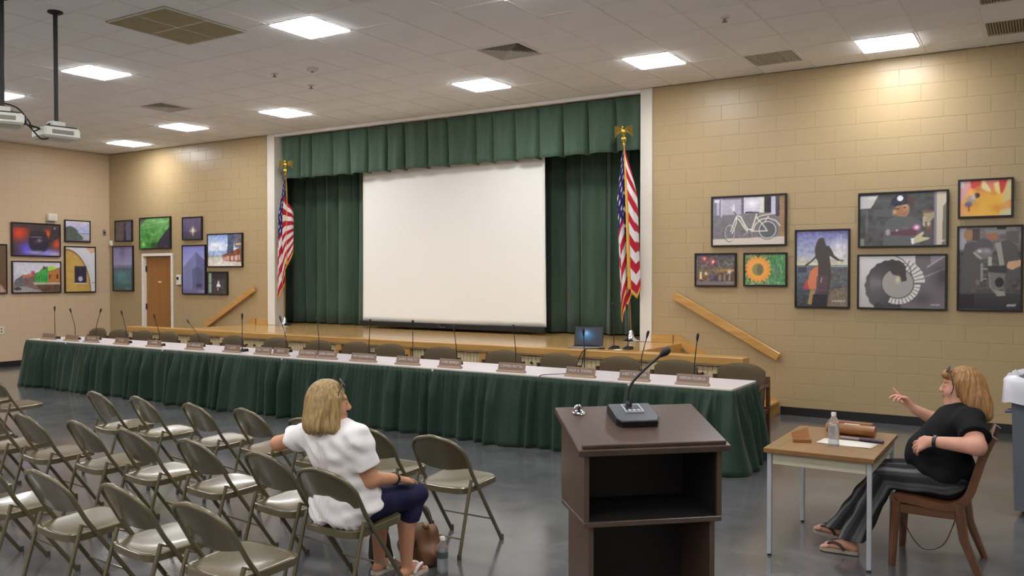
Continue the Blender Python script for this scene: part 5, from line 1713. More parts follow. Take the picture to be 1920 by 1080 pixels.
def pic_pyramid(w, h):
    I = Img(w, h, (140, 140, 186)).gv(0, (118, 120, 184), .5, (160, 160, 196)).gv(.5, (140, 140, 180), 1, (112, 108, 146)).poly([(.6, .13), (1, .32), (1, .98), (.10, .98), (.02, .45)], (116, 118, 160)).poly([(.6, .13), (1, .32), (1, .98), (.62, .98)], (96, 96, 138))
    for k in range(12): I.line((.12 + k * .08, .20 + abs(k - 6) * .035), (.12 + k * .08, .92), .004, (84, 86, 128), .6)
    for k in range(16): I.line((.05, .40 + k * .036), (1, .36 + k * .036), .003, (136, 138, 176), .5)
    return I.poly([(.42, .5), (.66, .44), (.9, .52), (.88, .9), (.45, .9)], (76, 78, 104), .6).rect(.6, .8, .84, .86, (50, 50, 70), .8).gv(.9, (110, 104, 140), 1, (98, 94, 128)).sign(.7, .95, .25).blur(1)
def pic_beach(w, h):
    I = Img(w, h, (150, 170, 206)).gv(0, (122, 148, 200), .5, (196, 206, 224)).blob(.25, .35, .25, .12, (226, 228, 236), .9).blob(.1, .12, .2, .07, (170, 186, 216), .7).gv(.66, (186, 182, 176), 1, (206, 200, 190)).rect(0, .65, .45, .7, (120, 136, 144), .7)
    I.poly([(.42, .66), (.62, .56), (1, .42), (1, .88), (.46, .82)], (122, 74, 58)).poly([(.60, 0), (.78, 0), (.76, .55), (.56, .6), (.60, .3)], (60, 70, 92), .85).poly([(.74, .05), (1, .02), (1, .45), (.8, .42)], (82, 72, 78), .8).noise(14, 26, 44).rect(.82, .30, .97, .345, (214, 186, 130)).poly([(.44, .70), (.95, .66), (.95, .80), (.48, .82)], (190, 160, 150)).ring(.52, .76, .06, .012, (170, 70, 70))
    for k in range(5): I.rect(.64 + k * .06, .68, .67 + k * .06, .82, (206, 190, 180) if k % 2 else (130, 70, 60))
    return I.sign(.78, .93, .2, (150, 130, 120)).blur(1)
def pic_small(w, h):
    I = Img(w, h, (62, 58, 62)).noise(6, 16, 45).rect(.04, .04, .18, .95, (150, 180, 158)).rect(.09, .04, .11, .95, (70, 84, 76)).rect(.04, .5, .18, .53, (70, 84, 76)).rect(.24, .04, .9, .3, (48, 46, 50)).ell(.56, .46, .05, .06, (200, 190, 186)).poly([(.50, .52), (.62, .52), (.68, .66), (.44, .68)], (226, 222, 222)).rect(.50, .64, .56, .84, (150, 132, 124)).rect(.76, .36, .80, .8, (92, 86, 92))
    return I.sign(.68, .88, .22).blur(1)
def pic_wine(w, h):
    I = Img(w, h, (66, 56, 58)).blob(.14, .30, .20, .25, (206, 70, 50)).blob(.30, .80, .16, .22, (100, 84, 206)).blob(.70, .92, .3, .14, (122, 112, 204)).blob(.9, .95, .16, .1, (176, 160, 200), .9).blob(.74, .30, .07, .14, (214, 90, 54)).blob(.94, .62, .10, .16, (196, 76, 54)).rect(0, 0, 1, .13, (70, 60, 62), .8).poly([(.82, .1), (1, .1), (1, .34), (.82, .6), (.76, .5)], (54, 48, 50), .8)
    I.ell(.55, .58, .215, .36, (50, 46, 64), .1).poly([(.37, .22), (.70, .22), (.76, .5), (.34, .5)], (56, 48, 56), .85).rect(.38, .405, .61, .43, (168, 160, 176), .9).blob(.56, .53, .04, .04, (214, 204, 214)).rect(.42, .52, .6, .6, (86, 62, 80), .6).blob(.5, .9, .2, .05, (180, 176, 220), .8).blob(.89, .12, .02, .03, (170, 170, 190)).noise(3, 20, 46)
    return I.sign(.8, .93, .16).blur(1)
def pic_street(w, h):
    I = Img(w, h, (192, 190, 200)).noise(4, 8, 47).poly([(.03, .62), (.12, .52), (.2, .42), (.32, .44), (.45, .38), (.55, .32), (.63, .18), (.72, .14), (.78, .28), (1, .18), (1, 1), (0, 1)], (116, 96, 88))
    I.poly([(.46, .42), (.64, .20), (.74, .26), (.74, .68), (.46, .72)], (70, 156, 76)).poly([(.73, .14), (.88, .13), (.90, .24), (.74, .30)], (156, 204, 88)).poly([(.74, .30), (1, .20), (1, .72), (.74, .70)], (170, 112, 62)).poly([(.18, .46), (.44, .36), (.46, .50), (.22, .56)], (176, 110, 88)).rect(.38, .30, .45, .42, (170, 86, 92)).poly([(.06, .56), (.20, .50), (.22, .78), (.08, .78)], (96, 96, 106)).poly([(.22, .54), (.46, .46), (.46, .74), (.26, .76)], (112, 92, 92))
    for k in range(5): I.rect(.49 + k * .05, .46, .505 + k * .05, .64, (46, 110, 58))
    I.rect(.76, .42, .78, .56, (70, 48, 36)).rect(.92, .42, .945, .56, (70, 48, 36)).poly([(.40, .69), (1, .68), (1, .74), (.46, .75)], (176, 166, 150)).poly([(.48, .76), (1, .74), (1, .98), (.6, .96)], (92, 72, 60)).poly([(0, .84), (.24, .80), (.6, .96), (.6, 1), (0, 1)], (150, 142, 142)).ell(.1, .88, .08, .05, (60, 58, 62)).noise(7, 30, 48).rect(.63, .15, .67, .24, (58, 66, 56))
    return I.sign(.1, .96, .2).blur(1)
def pic_island(w, h):
    I = Img(w, h, (170, 168, 200)).gv(0, (196, 190, 200), .5, (158, 158, 200)).rect(.56, .60, 1, .64, (120, 126, 160)).gv(.64, (168, 166, 186), 1, (176, 168, 176)).poly([(0, .34), (.14, .27), (.32, .30), (.48, .44), (.54, .62), (.66, .74), (.74, .84), (.68, .92), (.3, 1), (0, 1)], (84, 92, 84)).noise(9, 24, 49).rect(0, .93, 1, 1, (92, 82, 84), .7)
    return I.blur(1)
def pic_arch(w, h):
    I = Img(w, h, (182, 148, 82)).noise(4, 10, 50)
    R = np.hypot((I.X - .0) / .84, (I.Y - 1.0) / .94)
    I.put(np.clip((R - 1) * 40, 0, 1), (200, 198, 204)).put(np.clip(1.3 - np.abs(R - 1.0) / .022, 0, 1), (112, 88, 58)).put(np.clip(1.2 - np.abs(R - 1.1) / .02, 0, 1) * .5, (176, 172, 176))
    I.poly([(.68, 0), (1, 0), (1, .1), (.88, .14)], (200, 150, 110), .8).rect(.30, .42, .71, .81, (140, 108, 62)).rect(.31, .43, .69, .80, (52, 46, 62)).ell(.5, .71, .075, .06, (172, 172, 192)).line((.5, .45), (.5, .68), .006, (70, 76, 92)).rect(.3, .80, .72, .82, (206, 196, 176)).rect(.88, .79, 1, .81, (150, 148, 120))
    return I.blur(1)
def pic_plain(w, h):
    return Img(w, h, (96, 78, 60)).gv(0, (92, 78, 62), .5, (96, 82, 56)).gv(.5, (96, 80, 58), 1, (104, 66, 52)).poly([(.78, .8), (1, .98), (.8, 1)], (170, 150, 140)).blur(2)

M_frameblk = pm('black_picture_frame', (30, 24, 24), rough=.4, var=.1, scale=20)
M_print = pcol('photo_print', rough=.35, spec=.35)
def framed(label, x0, x1, z0, z1, fn, wpx, axis='x', fw=.022):
    """wall-hung framed print; axis x: on the stage wall, axis y: on the left wall"""
    cx, cz = (x0 + x1) / 2, (z0 + z1) / 2
    t = thing('framed_photograph', label, 'photograph', (cx, D, cz) if axis == 'x' else (XL, cx, cz), 0 if axis == 'x' else radians(90), 'framed photographs on the walls')
    hw, hh = (x1 - x0) / 2, (z1 - z0) / 2
    d0, d1 = -.045, -.002
    MB().cbox(-hw, hw, d0, d1, hh - fw, hh, .004).cbox(-hw, hw, d0, d1, -hh, -hh + fw, .004).cbox(-hw, -hw + fw, d0, d1, -hh + fw, hh - fw, .004).cbox(hw - fw, hw, d0, d1, -hh + fw, hh - fw, .004).build('frame', M_frameblk, t)
    MB().box(-hw + fw, hw - fw, d0 + .016, d1, -hh + fw, hh - fw).build('backing_board', M_frameblk, t)
    w_ = wpx
    h_ = max(8, int(round(wpx * (hh - fw) / (hw - fw))))
    I = fn(w_, h_)
    a = np.clip(I.a, 0, 255) / 255
    a = np.where(a <= .04045, a / 12.92, ((a + .055) / 1.055) ** 2.4) * PRINT_GAIN
    xs_, zs_ = np.meshgrid(np.linspace(-hw + fw, hw - fw, w_), np.linspace(hh - fw, -hh + fw, h_))
    P = np.stack([xs_, np.full_like(xs_, d0 + .0145), zs_], 2)
    mb = MB().grid(P[::-1])
    me = mb.mesh('print', M_print)
    colour_mesh(me, a[::-1].reshape(-1, 3))
    link('print', me, t)
PRINT_GAIN = 1.2
framed('framed photograph of a pale bicycle, uppermost left on the right wall', -3.768, -2.789, 2.143, 2.805, pic_bike, 150)
framed('small framed photograph of a night market with two red lanterns', -3.993, -3.429, 1.618, 2.062, pic_lantern, 84)
framed('small framed photograph of an orange flower on green', -3.337, -2.780, 1.626, 2.060, pic_flower, 86)
framed('tall framed photograph of a woman standing arms out against the sky', -2.684, -2.030, 1.364, 2.338, pic_silhouette, 108)
framed('wide framed photograph of a person in a dark cap beside a window', -1.939, -0.961, 2.101, 2.759, pic_catcher, 172)
framed('wide grey framed photograph of a spiral staircase', -1.946, -0.970, 1.363, 2.020, pic_stairs, 172)
framed('small framed photograph of a bee on a yellow and red bloom', -0.867, -0.318, 2.418, 2.860, pic_bee, 108)
framed('tall grey framed photograph of people with an old camera, at the right picture edge', -0.872, -0.220, 1.364, 2.332, pic_cameraman, 126)
framed('small dark framed photograph of a slim tower near the room corner', -16.808, -16.218, 2.476, 2.925, pic_tower, 40)
framed('tall framed photograph of a teal sea under lilac sky left of the door', -16.893, -16.191, 1.429, 2.386, pic_teal, 46)
framed('framed photograph of bright green leaves directly above the door', -15.968, -14.963, 2.30, 2.955, pic_green, 66)
framed('small purple framed photograph with one bright light right of the door', -14.596, -14.000, 2.462, 2.919, pic_night, 42)
framed('tall blue framed photograph of a glass pyramid tower right of the door', -14.604, -13.896, 1.389, 2.366, pic_pyramid, 52)
framed('framed photograph of a beach with trees and red fence above the left handrail', -13.846, -12.844, 1.921, 2.569, pic_beach, 74)
framed('small dark framed photograph with a white figure, just above the left handrail', -13.851, -13.266, 1.387, 1.840, pic_small, 44)
framed('brown framed photograph cut off by the left picture edge', 8.25, 8.907, 1.412, 2.367, pic_plain, 40, 'y')
framed('red and blue framed photograph of a dark round glass on the left wall', 8.988, 9.967, 2.138, 2.800, pic_wine, 100, 'y')
framed('framed photograph of a street with a green house on the left wall', 8.991, 9.972, 1.412, 2.048, pic_street, 100, 'y')
framed('small framed photograph of a dark island on the left wall', 10.053, 10.611, 2.452, 2.904, pic_island, 56, 'y')
framed('tall framed photograph of a yellow arch with dark window on the left wall', 10.046, 10.724, 1.407, 2.365, pic_arch, 66, 'y')

# ================================================================== PEOPLE
class Field:
    """signed distance field on a grid; smooth union of tapered capsules and ellipsoids, meshed by surface nets"""
    def __init__(s, lo, hi, h):
        s.lo = np.array(lo, float); s.h = h
        s.n = np.ceil((np.array(hi) - s.lo) / h).astype(int) + 1
        s.F = np.full(s.n, 0.06, np.float32)
    def _sub(s, lo, hi):
        a = np.clip(np.floor((lo - s.lo) / s.h).astype(int), 0, s.n - 1)
        b = np.clip(np.ceil((hi - s.lo) / s.h).astype(int) + 1, 1, s.n)
        if np.any(b <= a): return None
        ax = [s.lo[i] + s.h * np.arange(a[i], b[i]) for i in range(3)]
        X, Y, Z = np.meshgrid(*ax, indexing='ij')
        return (slice(a[0], b[0]), slice(a[1], b[1]), slice(a[2], b[2])), X, Y, Z
    def _merge(s, sl, d, k, sub):
        A = s.F[sl]
        if sub:
            d = -d
            hh = np.maximum(k - np.abs(A - d), 0) / max(k, 1e-6)
            s.F[sl] = np.maximum(A, d) + hh * hh * k * .25
        else:
            hh = np.maximum(k - np.abs(A - d), 0) / max(k, 1e-6)
            s.F[sl] = np.minimum(A, d) - hh * hh * k * .25
    def cap(s, a, b, ra, rb, k=.02, sub=False):
        a, b = np.array(a, float), np.array(b, float)
        m = max(ra, rb) + k + .05
        r = s._sub(np.minimum(a, b) - m, np.maximum(a, b) + m)
        if r is None: return s
        sl, X, Y, Z = r
        ba = b - a
        t = np.clip(((X - a[0]) * ba[0] + (Y - a[1]) * ba[1] + (Z - a[2]) * ba[2]) / (ba @ ba + 1e-12), 0, 1)
        d = np.sqrt((X - a[0] - t * ba[0]) ** 2 + (Y - a[1] - t * ba[1]) ** 2 + (Z - a[2] - t * ba[2]) ** 2) - (ra + (rb - ra) * t)
        s._merge(sl, d.astype(np.float32), k, sub)
        return s
    def ell(s, c, rad, axes=None, k=.03, sub=False):
        c = np.array(c, float); rad = np.array(rad, float)
        A = np.eye(3) if axes is None else np.array(axes, float)      # rows: local axes
        m = max(rad) + k + .05
        r = s._sub(c - m, c + m)
        if r is None: return s
        sl, X, Y, Z = r
        dx, dy, dz = X - c[0], Y - c[1], Z - c[2]
        q = [dx * A[i, 0] + dy * A[i, 1] + dz * A[i, 2] for i in range(3)]
        k0 = np.sqrt(sum((q[i] / rad[i]) ** 2 for i in range(3)))
        k1 = np.sqrt(sum((q[i] / rad[i] ** 2) ** 2 for i in range(3)))
        d = k0 * (k0 - 1) / np.maximum(k1, 1e-6)
        s._merge(sl, d.astype(np.float32), k, sub)
        return s
    def coords(s):
        ax = [s.lo[i] + s.h * np.arange(s.n[i]) for i in range(3)]
        return np.meshgrid(*ax, indexing='ij', sparse=True)
    def clip(s, p, n, k=.0):
        """keep the side the normal points to"""
        X, Y, Z = s.coords()
        d = -((X - p[0]) * n[0] + (Y - p[1]) * n[1] + (Z - p[2]) * n[2])
        s.F = np.maximum(s.F, d.astype(np.float32))
        return s
    def add(s, fn):
        X, Y, Z = s.coords()
        s.F = s.F + fn(X, Y, Z).astype(np.float32)
        return s
    def verts_faces(s):
        F = s.F.copy()
        F[0], F[-1] = .06, .06
        F[:, 0], F[:, -1] = .06, .06
        F[:, :, 0], F[:, :, -1] = .06, .06
        S = F < 0
        n = np.array(F.shape) - 1
        corners = [(i, j, k) for i in (0, 1) for j in (0, 1) for k in (0, 1)]
        def C(A, c): return A[c[0]:c[0] + n[0], c[1]:c[1] + n[1], c[2]:c[2] + n[2]]
        cnt8 = np.zeros(n, np.int8)
        for c in corners: cnt8 += C(S, c)
        act = (cnt8 > 0) & (cnt8 < 8)
        ii = np.argwhere(act)
        acc = np.zeros((len(ii), 3)); cnt = np.zeros(len(ii))
        for c in corners:
            for ax in range(3):
                if c[ax]: continue
                c2 = list(c); c2[ax] = 1
                a = F[ii[:, 0] + c[0], ii[:, 1] + c[1], ii[:, 2] + c[2]]
                b = F[ii[:, 0] + c2[0], ii[:, 1] + c2[1], ii[:, 2] + c2[2]]
                m = (a < 0) != (b < 0)
                t = np.where(m, a / np.where(m, a - b, 1), 0)
                p = np.array(c, float)[None] + np.eye(3)[ax][None] * t[:, None]
                acc += np.where(m[:, None], p, 0); cnt += m
        V = s.lo + (ii + acc / cnt[:, None]) * s.h
        idx = np.full(n, -1, np.int64)
        idx[act] = np.arange(len(ii))
        faces = []
        for ax in range(3):
            o1, o2 = (ax + 1) % 3, (ax + 2) % 3
            sl0 = [slice(1, None)] * 3; sl1 = [slice(1, None)] * 3
            a = np.take(S, range(0, S.shape[ax] - 1), ax); b = np.take(S, range(1, S.shape[ax]), ax)
            e = np.argwhere(a != b)
            e = e[(e[:, o1] > 0) & (e[:, o2] > 0) & (e[:, o1] < S.shape[o1] - 1) & (e[:, o2] < S.shape[o2] - 1)]
            ins = a[e[:, 0], e[:, 1], e[:, 2]]
            def cell(d1, d2):
                q = e.copy(); q[:, o1] += d1; q[:, o2] += d2
                return idx[q[:, 0], q[:, 1], q[:, 2]]
            Q = np.stack([cell(-1, -1), cell(0, -1), cell(0, 0), cell(-1, 0)], 1)
            Q = np.where(ins[:, None], Q, Q[:, ::-1])
            faces.append(Q)
        return V, np.concatenate(faces)
    def build(s, name, mat, parent, cols=None, origin=(0, 0, 0), smooth_it=1):
        V, Q = s.verts_faces()
        for _ in range(smooth_it):      # light Laplacian smoothing
            acc = np.zeros_like(V); c = np.zeros(len(V))
            for a, b in ((0, 1), (1, 2), (2, 3), (3, 0)):
                np.add.at(acc, Q[:, a], V[Q[:, b]]); np.add.at(acc, Q[:, b], V[Q[:, a]])
                np.add.at(c, Q[:, a], 1); np.add.at(c, Q[:, b], 1)
            V = V * .5 + acc / np.maximum(c, 1)[:, None] * .5
        me = bpy.data.meshes.new(name)
        me.vertices.add(len(V)); me.vertices.foreach_set('co', (V - np.array(origin)).astype(np.float32).ravel())
        me.loops.add(len(Q) * 4); me.loops.foreach_set('vertex_index', Q.astype(np.int32).ravel())
        me.polygons.add(len(Q)); me.polygons.foreach_set('loop_start', np.arange(0, len(Q) * 4, 4, dtype=np.int32))
        me.update(calc_edges=True)
        me.validate()
        me.polygons.foreach_set('use_smooth', [True] * len(me.polygons))
        me.materials.append(mat)
        if cols is not None:
            colour_mesh(me, cols(V))
        return link(name, me, parent)

def unit(v):
    v = np.array(v, float)
    return v / np.linalg.norm(v)
def v3(*a): return np.array(a, float)

def hand(F, wrist, d, back, thumb_side, curls, thumb=(.5, .6), s=1.0, spread=.10, base_bend=0.0):
    """palm, four unequal jointed fingers and a thumb leaving the side of the palm.  d: along the hand, back: out of the back of the hand"""
    d, back = unit(d), unit(back)
    back = unit(back - d * (back @ d))
    lat = np.cross(d, back) * thumb_side          # towards the thumb
    w_ = np.array(wrist, float)
    L = .082 * s
    for i in range(4):
        o = (1.5 - i)
        kn = w_ + d * (L * (1.0 - .05 * abs(o - .5))) + lat * o * .0195 * s
        F.cap(w_ + lat * o * .010 * s + d * .008, kn, .0135 * s, .0115 * s, .016)
        ln = np.array([.043, .027, .021]) * [.95, 1.06, 1.0, .80][i] * s
        dd = unit(d + lat * o * spread)
        p = kn
        ang = base_bend
        c = curls[i] if hasattr(curls, '__len__') else curls
        for j in range(3):
            ang += c * (.75, 1.0, .75)[j]
            q = p + (dd * cos(ang) - back * sin(ang)) * ln[j]
            F.cap(p, q, (.0098, .0088, .0080)[j] * s, (.0088, .0080, .0068)[j] * s, .005)
            p = q
    tb = w_ + d * .022 * s + lat * .022 * s
    a, b = thumb
    t1 = tb + unit(d * cos(a) + lat * sin(a) - back * .25) * .042 * s
    t2 = t1 + unit(d * cos(b) + lat * sin(b) * .6 - back * .2) * .030 * s
    t3 = t2 + unit(d + lat * .1 - back * .15) * .022 * s
    F.cap(tb - d * .006, t1, .0155 * s, .0115 * s, .014)
    F.cap(t1, t2, .0105 * s, .0092 * s, .005)
    F.cap(t2, t3, .0090 * s, .0072 * s, .004)

def head(F, c, f, u, neck_base):
    f = unit(f); u = unit(np.array(u) - f * (np.array(u) @ f)); sd = np.cross(u, f)
    A = np.stack([sd, f, u])
    c = np.array(c, float)
    P = lambda s_, ff, uu: c + sd * s_ + f * ff + u * uu
    F.ell(P(0, -.012, .018), (.074, .093, .098), A, .02)
    F.ell(P(0, .028, -.045), (.056, .058, .078), A, .03)
    F.cap(P(-.03, .03, -.085), P(.03, .03, -.085), .03, .03, .03)
    F.ell(P(0, .068, -.098), (.022, .020, .018), A, .025)
    F.cap(P(-.03, .074, .030), P(.03, .074, .030), .013, .013, .02)
    for s_ in (-1, 1):
        F.ell(P(s_ * .031, .098, .006), (.017, .012, .010), A, .012, True)
        F.ell(P(s_ * .031, .076, .006), (.0145, .0145, .0125), A, .003)
        F.ell(P(s_ * .042, .06, -.03), (.022, .018, .022), A, .03)
        F.ell(P(s_ * .074, -.008, -.005), (.009, .022, .032), A, .008)
        F.ell(P(s_ * .010, .098, -.030), (.008, .010, .008), A, .006)
    F.cap(P(0, .086, .014), P(0, .106, -.022), .007, .011, .014)
    F.cap(P(-.019, .082, -.058), P(.019, .082, -.058), .006, .006, .008)
    F.ell(P(0, .089, -.055), (.018, .008, .006), A, .006)
    F.ell(P(0, .087, -.066), (.017, .009, .007), A, .006)
    nb = np.array(neck_base, float)
    F.cap(P(0, -.025, -.06), nb, .054, .060, .03)
    return P, A

def face_colours(P, A, skin, lipc=(150, 84, 80), browc=(120, 88, 60), blush=(206, 132, 116)):
    sk, lp, br, bl = [np.array(lin(x)) for x in (skin, lipc, browc, blush)]
    eye = np.array(lin((70, 58, 52)))
    def fn(V):
        col = np.tile(sk, (len(V), 1))
        def blend(center, rad, c, op):
            q = (V - center) @ A.T / np.array(rad)
            m = np.clip(1.25 - np.sqrt((q ** 2).sum(1)), 0, .25)[:, None] * 4 * op
            col[:] = col * (1 - m) + c * m
        blend(P(0, .092, -.060), (.022, .02, .0095), lp, .9)
        for s_ in (-1, 1):
            blend(P(s_ * .033, .082, .026), (.022, .03, .0045), br, .8)
            blend(P(s_ * .031, .092, .005), (.013, .014, .0048), eye, .85)
            blend(P(s_ * .04, .07, -.025), (.022, .02, .02), bl, .45)
        blend(P(0, .115, -.02), (.014, .012, .012), bl, .35)
        # fine uneven tone
        n_ = .05 * np.sin(V[:, 0] * 61 + V[:, 2] * 43) * np.sin(V[:, 1] * 57 + V[:, 2] * 31)
        return np.clip(col * (1 + n_[:, None]), 0, 1)
    return fn

M_skin = pcol('skin', rough=.5, spec=.35)
def hair_mat(name, c1, c2):
    return pm(name, c1, rough=.45, scale=9, stretch=(9, 9, .9), rgb2=c2, spec=.4, detail=6, contrast=(.28, .72))
M_hair1 = hair_mat('ash_blonde_hair', (176, 148, 98), (112, 86, 52))
M_hair2 = hair_mat('reddish_blonde_hair', (170, 126, 78), (112, 78, 42))

# ------------------------------------------------------------------ woman in the white blouse (seen from behind)
O1 = (-3.25, 3.55, 0)
p1 = thing('person', 'person with blonde bob in white blouse sitting on a folding chair, seen from behind', 'person', O1)
pel, wai, che, nck = v3(-3.25, 3.52, .535), v3(-3.255, 3.51, .67), v3(-3.275, 3.455, .84), v3(-3.29, 3.435, .975)
hc1 = v3(-3.298, 3.425, 1.078)
fd1 = unit((.70, .71, -.04))
shL, shR = v3(-3.435, 3.435, .895), v3(-3.125, 3.445, .898)
elL, wrL = v3(-3.715, 3.44, .812), v3(-3.66, 3.645, .80)
elR, wrR = v3(-3.078, 3.505, .672), v3(-3.10, 3.74, .628)
hpL, hpR = v3(-3.345, 3.54, .515), v3(-3.155, 3.54, .515)
knL, knR = v3(-3.345, 3.955, .475), v3(-3.14, 3.965, .485)
anL, anR = v3(-3.36, 3.90, .085), v3(-3.165, 3.915, .085)

F = Field((-3.86, 3.22, 0.0), (-2.94, 4.20, 1.26), .006)
P1, A1 = head(F, hc1, fd1, (-.05, -.03, 1), nck + v3(0, 0, -.01))
F.ell(che, (.165, .105, .15), None, .04).ell(wai, (.155, .11, .13), None, .06).ell(pel, (.175, .13, .11), None, .06)
F.cap(shL, shR, .058, .058, .05)
F.cap(shL, elL, .052, .043, .03).cap(elL, wrL, .042, .027, .015)
F.cap(shR, elR, .055, .047, .03).cap(elR, wrR, .045, .028, .015)
for a, b, c in ((hpL, knL, anL), (hpR, knR, anR)):
    F.cap(a, b, .085, .056, .03).cap(b, c + v3(0, .005, .25), .055, .055, .02).cap(c + v3(0, .0, .25), c, .054, .034, .02)
    F.ell(c + v3(0, -.02, -.05), (.03, .035, .03), None, .02)
    F.cap(c + v3(0, .02, -.035), c + v3(0, .13, -.058), .034, .022, .02)
    for k in range(5):
        F.cap(c + v3(-.026 + k * .013, .13, -.06), c + v3(-.030 + k * .0145, .165 - abs(k - 1.5) * .006, -.066), .0105, .0085, .004)
hand(F, wrR + v3(0, .01, -.006), (-.10, .92, -.16), (.02, .22, 1), 1, (.22, .20, .24, .30), (.45, .35))
hand(F, wrL + v3(.004, .01, 0), (.3, .9, -.35), (-.1, .3, 1), -1, (.3, .32, .34, .36), (.5, .4))
F.build('body', M_skin, p1, face_colours(P1, A1, (190, 137, 106)), O1)

# white blouse
F = Field((-3.72, 3.20, .36), (-2.96, 3.80, 1.04), .006)
F.ell(che, (.188, .130, .165), None, .04).ell(wai, (.178, .140, .15), None, .07).ell(pel + v3(0, 0, .0), (.205, .165, .13), None, .07)
F.ell(pel + v3(-.01, -.075, -.055), (.185, .10, .11), None, .06)
F.cap(shL, shR, .074, .074, .05)
F.cap(hc1 + v3(0, .02, -.02), nck + v3(0, .02, .03), .07, .062, .01, True)
F.clip((0, 0, .415), (0, 0, 1))
def sleeve(F, sh, el, ln, ra, rb, k=.03):
    """short sleeve cut square to the arm, merged into the garment"""
    G = Field(F.lo, F.lo + (F.n - 1) * F.h, F.h)
    ax = unit(el - sh)
    G.cap(sh, sh + ax * (ln + .06), ra, rb, .01)
    X, Y, Z = G.coords()
    cut = (X - sh[0]) * ax[0] + (Y - sh[1]) * ax[1] + (Z - sh[2]) * ax[2] - ln
    G.F = np.maximum(G.F[tuple(slice(0, n) for n in F.F.shape)], cut.astype(np.float32)[tuple(slice(0, n) for n in F.F.shape)])
    A = F.F; d = G.F
    hh = np.maximum(k - np.abs(A - d), 0) / k
    F.F = np.minimum(A, d) - hh * hh * k * .25
sleeve(F, shL, elL, .165, .076, .073)
sleeve(F, shR, elR, .165, .078, .078)
F.add(lambda X, Y, Z: .0035 * np.sin(75 * Z + 22 * X + 4 * np.sin(13 * X)) * np.sin(9 * X + 6 * Z + 1) + .0040 * np.sin(46 * Z + 10 * X + 3 * np.sin(9 * X + 4 * Z)) * np.clip((.80 - Z) / .3, .15, 1) + .0028 * np.sin(60 * X + 22 * Z + 4 * np.sin(7 * Z)) + .0022 * np.sin(90 * (X * .6 + Z * .8)))
# scalloped tail at the back and the pin-tuck ribs down the spine
F.add(lambda X, Y, Z: .06 * np.clip(1 - np.abs(X + 3.262) / .04, 0, 1) * np.clip((.455 - Z) / .03, 0, 1) * (Y < 3.46) + .012 * np.abs(np.sin(X * 95)) * np.clip((.445 - Z) / .03, 0, 1))
M_blouse = pm('white_linen', (232, 226, 224), rough=.9, var=.03, scale=30, spec=.2, bump=.15, bscale=260)
bl_ = F.build('blouse', M_blouse, p1, None, O1)
# pin-tucks stitched down the back
for dx in (-.028, -.014, .0, .014, .028):
    for z0_, z1_ in ((.47, .60), (.70, .935)):
        pts_ = []
        for z in np.linspace(z0_, z1_, 14):
            x = -3.268 - .03 * (z - .6) + dx * (1.0 + .3 * (z < .62))
            i, k = int(round((x - F.lo[0]) / F.h)), int(round((z - F.lo[2]) / F.h))
            col_ = F.F[i, :, k]
            j = np.argmax(col_ < 0)
            if col_[j] < 0 and j > 0:
                yy_ = F.lo[1] + F.h * (j - 1 + col_[j - 1] / (col_[j - 1] - col_[j]))
                pts_.append((x - O1[0], yy_ - O1[1], z))
        if len(pts_) > 3:
            MB().tube(pts_, .003, 6).build('pin_tuck', M_blouse, bl_, True)
# navy capri trousers
F = Field((-3.50, 3.36, .26), (-3.0, 4.10, .68), .006)
F.ell(pel + v3(0, .03, -.01), (.182, .14, .115), None, .05)
for a, b, c in ((hpL, knL, anL), (hpR, knR, anR)):
    F.cap(a, b, .094, .070, .03).cap(b, c + v3(0, .005, .24), .068, .068, .02)
F.clip((0, 0, .335), (0, 0, 1))
F.add(lambda X, Y, Z: .003 * np.sin(38 * Y + 20 * Z) + .003 * np.sin(50 * Z + 12 * X + 9 * Y))
M_navy = pm('navy_cotton', (36, 34, 62), rough=.85, var=.12, scale=20, spec=.2, bump=.1, bscale=200)
F.build('capri_trousers', M_navy, p1, None, O1)
# hair: chin-length bob
F = Field(hc1 - .24, hc1 + .2, .005)
sd1 = A1[0]; up1 = A1[2]
F.ell(P1(0, -.022, .024), (.094, .108, .108), A1, .02)
F.ell(P1(0, -.050, -.055), (.118, .080, .105), A1, .05)
F.ell(P1(0, -.062, -.115), (.128, .075, .075), A1, .05)
F.cap(P1(.083, .030, .03), P1(.100, .018, -.125), .026, .036, .03)
F.cap(P1(-.083, .030, .03), P1(-.100, .018, -.125), .026, .036, .03)
F.ell(P1(.0, .105, -.035), (.068, .085, .105), A1, .015, True)
F.clip(P1(0, 0, -.162), up1)
ctr = P1(0, -.03, 0)
def strands(c, A, amp, n, tw):
    def fn(X, Y, Z):
        a = (X - c[0]) * A[0][0] + (Y - c[1]) * A[0][1]
        b = (X - c[0]) * A[1][0] + (Y - c[1]) * A[1][1]
        th = np.arctan2(a, -b) + tw * (Z - c[2])
        return amp * (np.sin(n * th) + .6 * np.sin(n * 1.63 * th + 1.3 + 5 * Z)) + amp * .5 * np.sin(n * 2.9 * th)
    return fn
F.add(strands(ctr, A1, .0024, 22, 1.2))
F.add(lambda X, Y, Z: .010 * np.clip((P1(0, 0, -.13)[2] - Z) / .03, 0, 1) * (.5 + .5 * np.sin(70 * (X * sd1[0] + Y * sd1[1]) + 14 * np.sin(23 * (X + Y)))))
F.build('hair', M_hair1, p1, None, O1, 1)
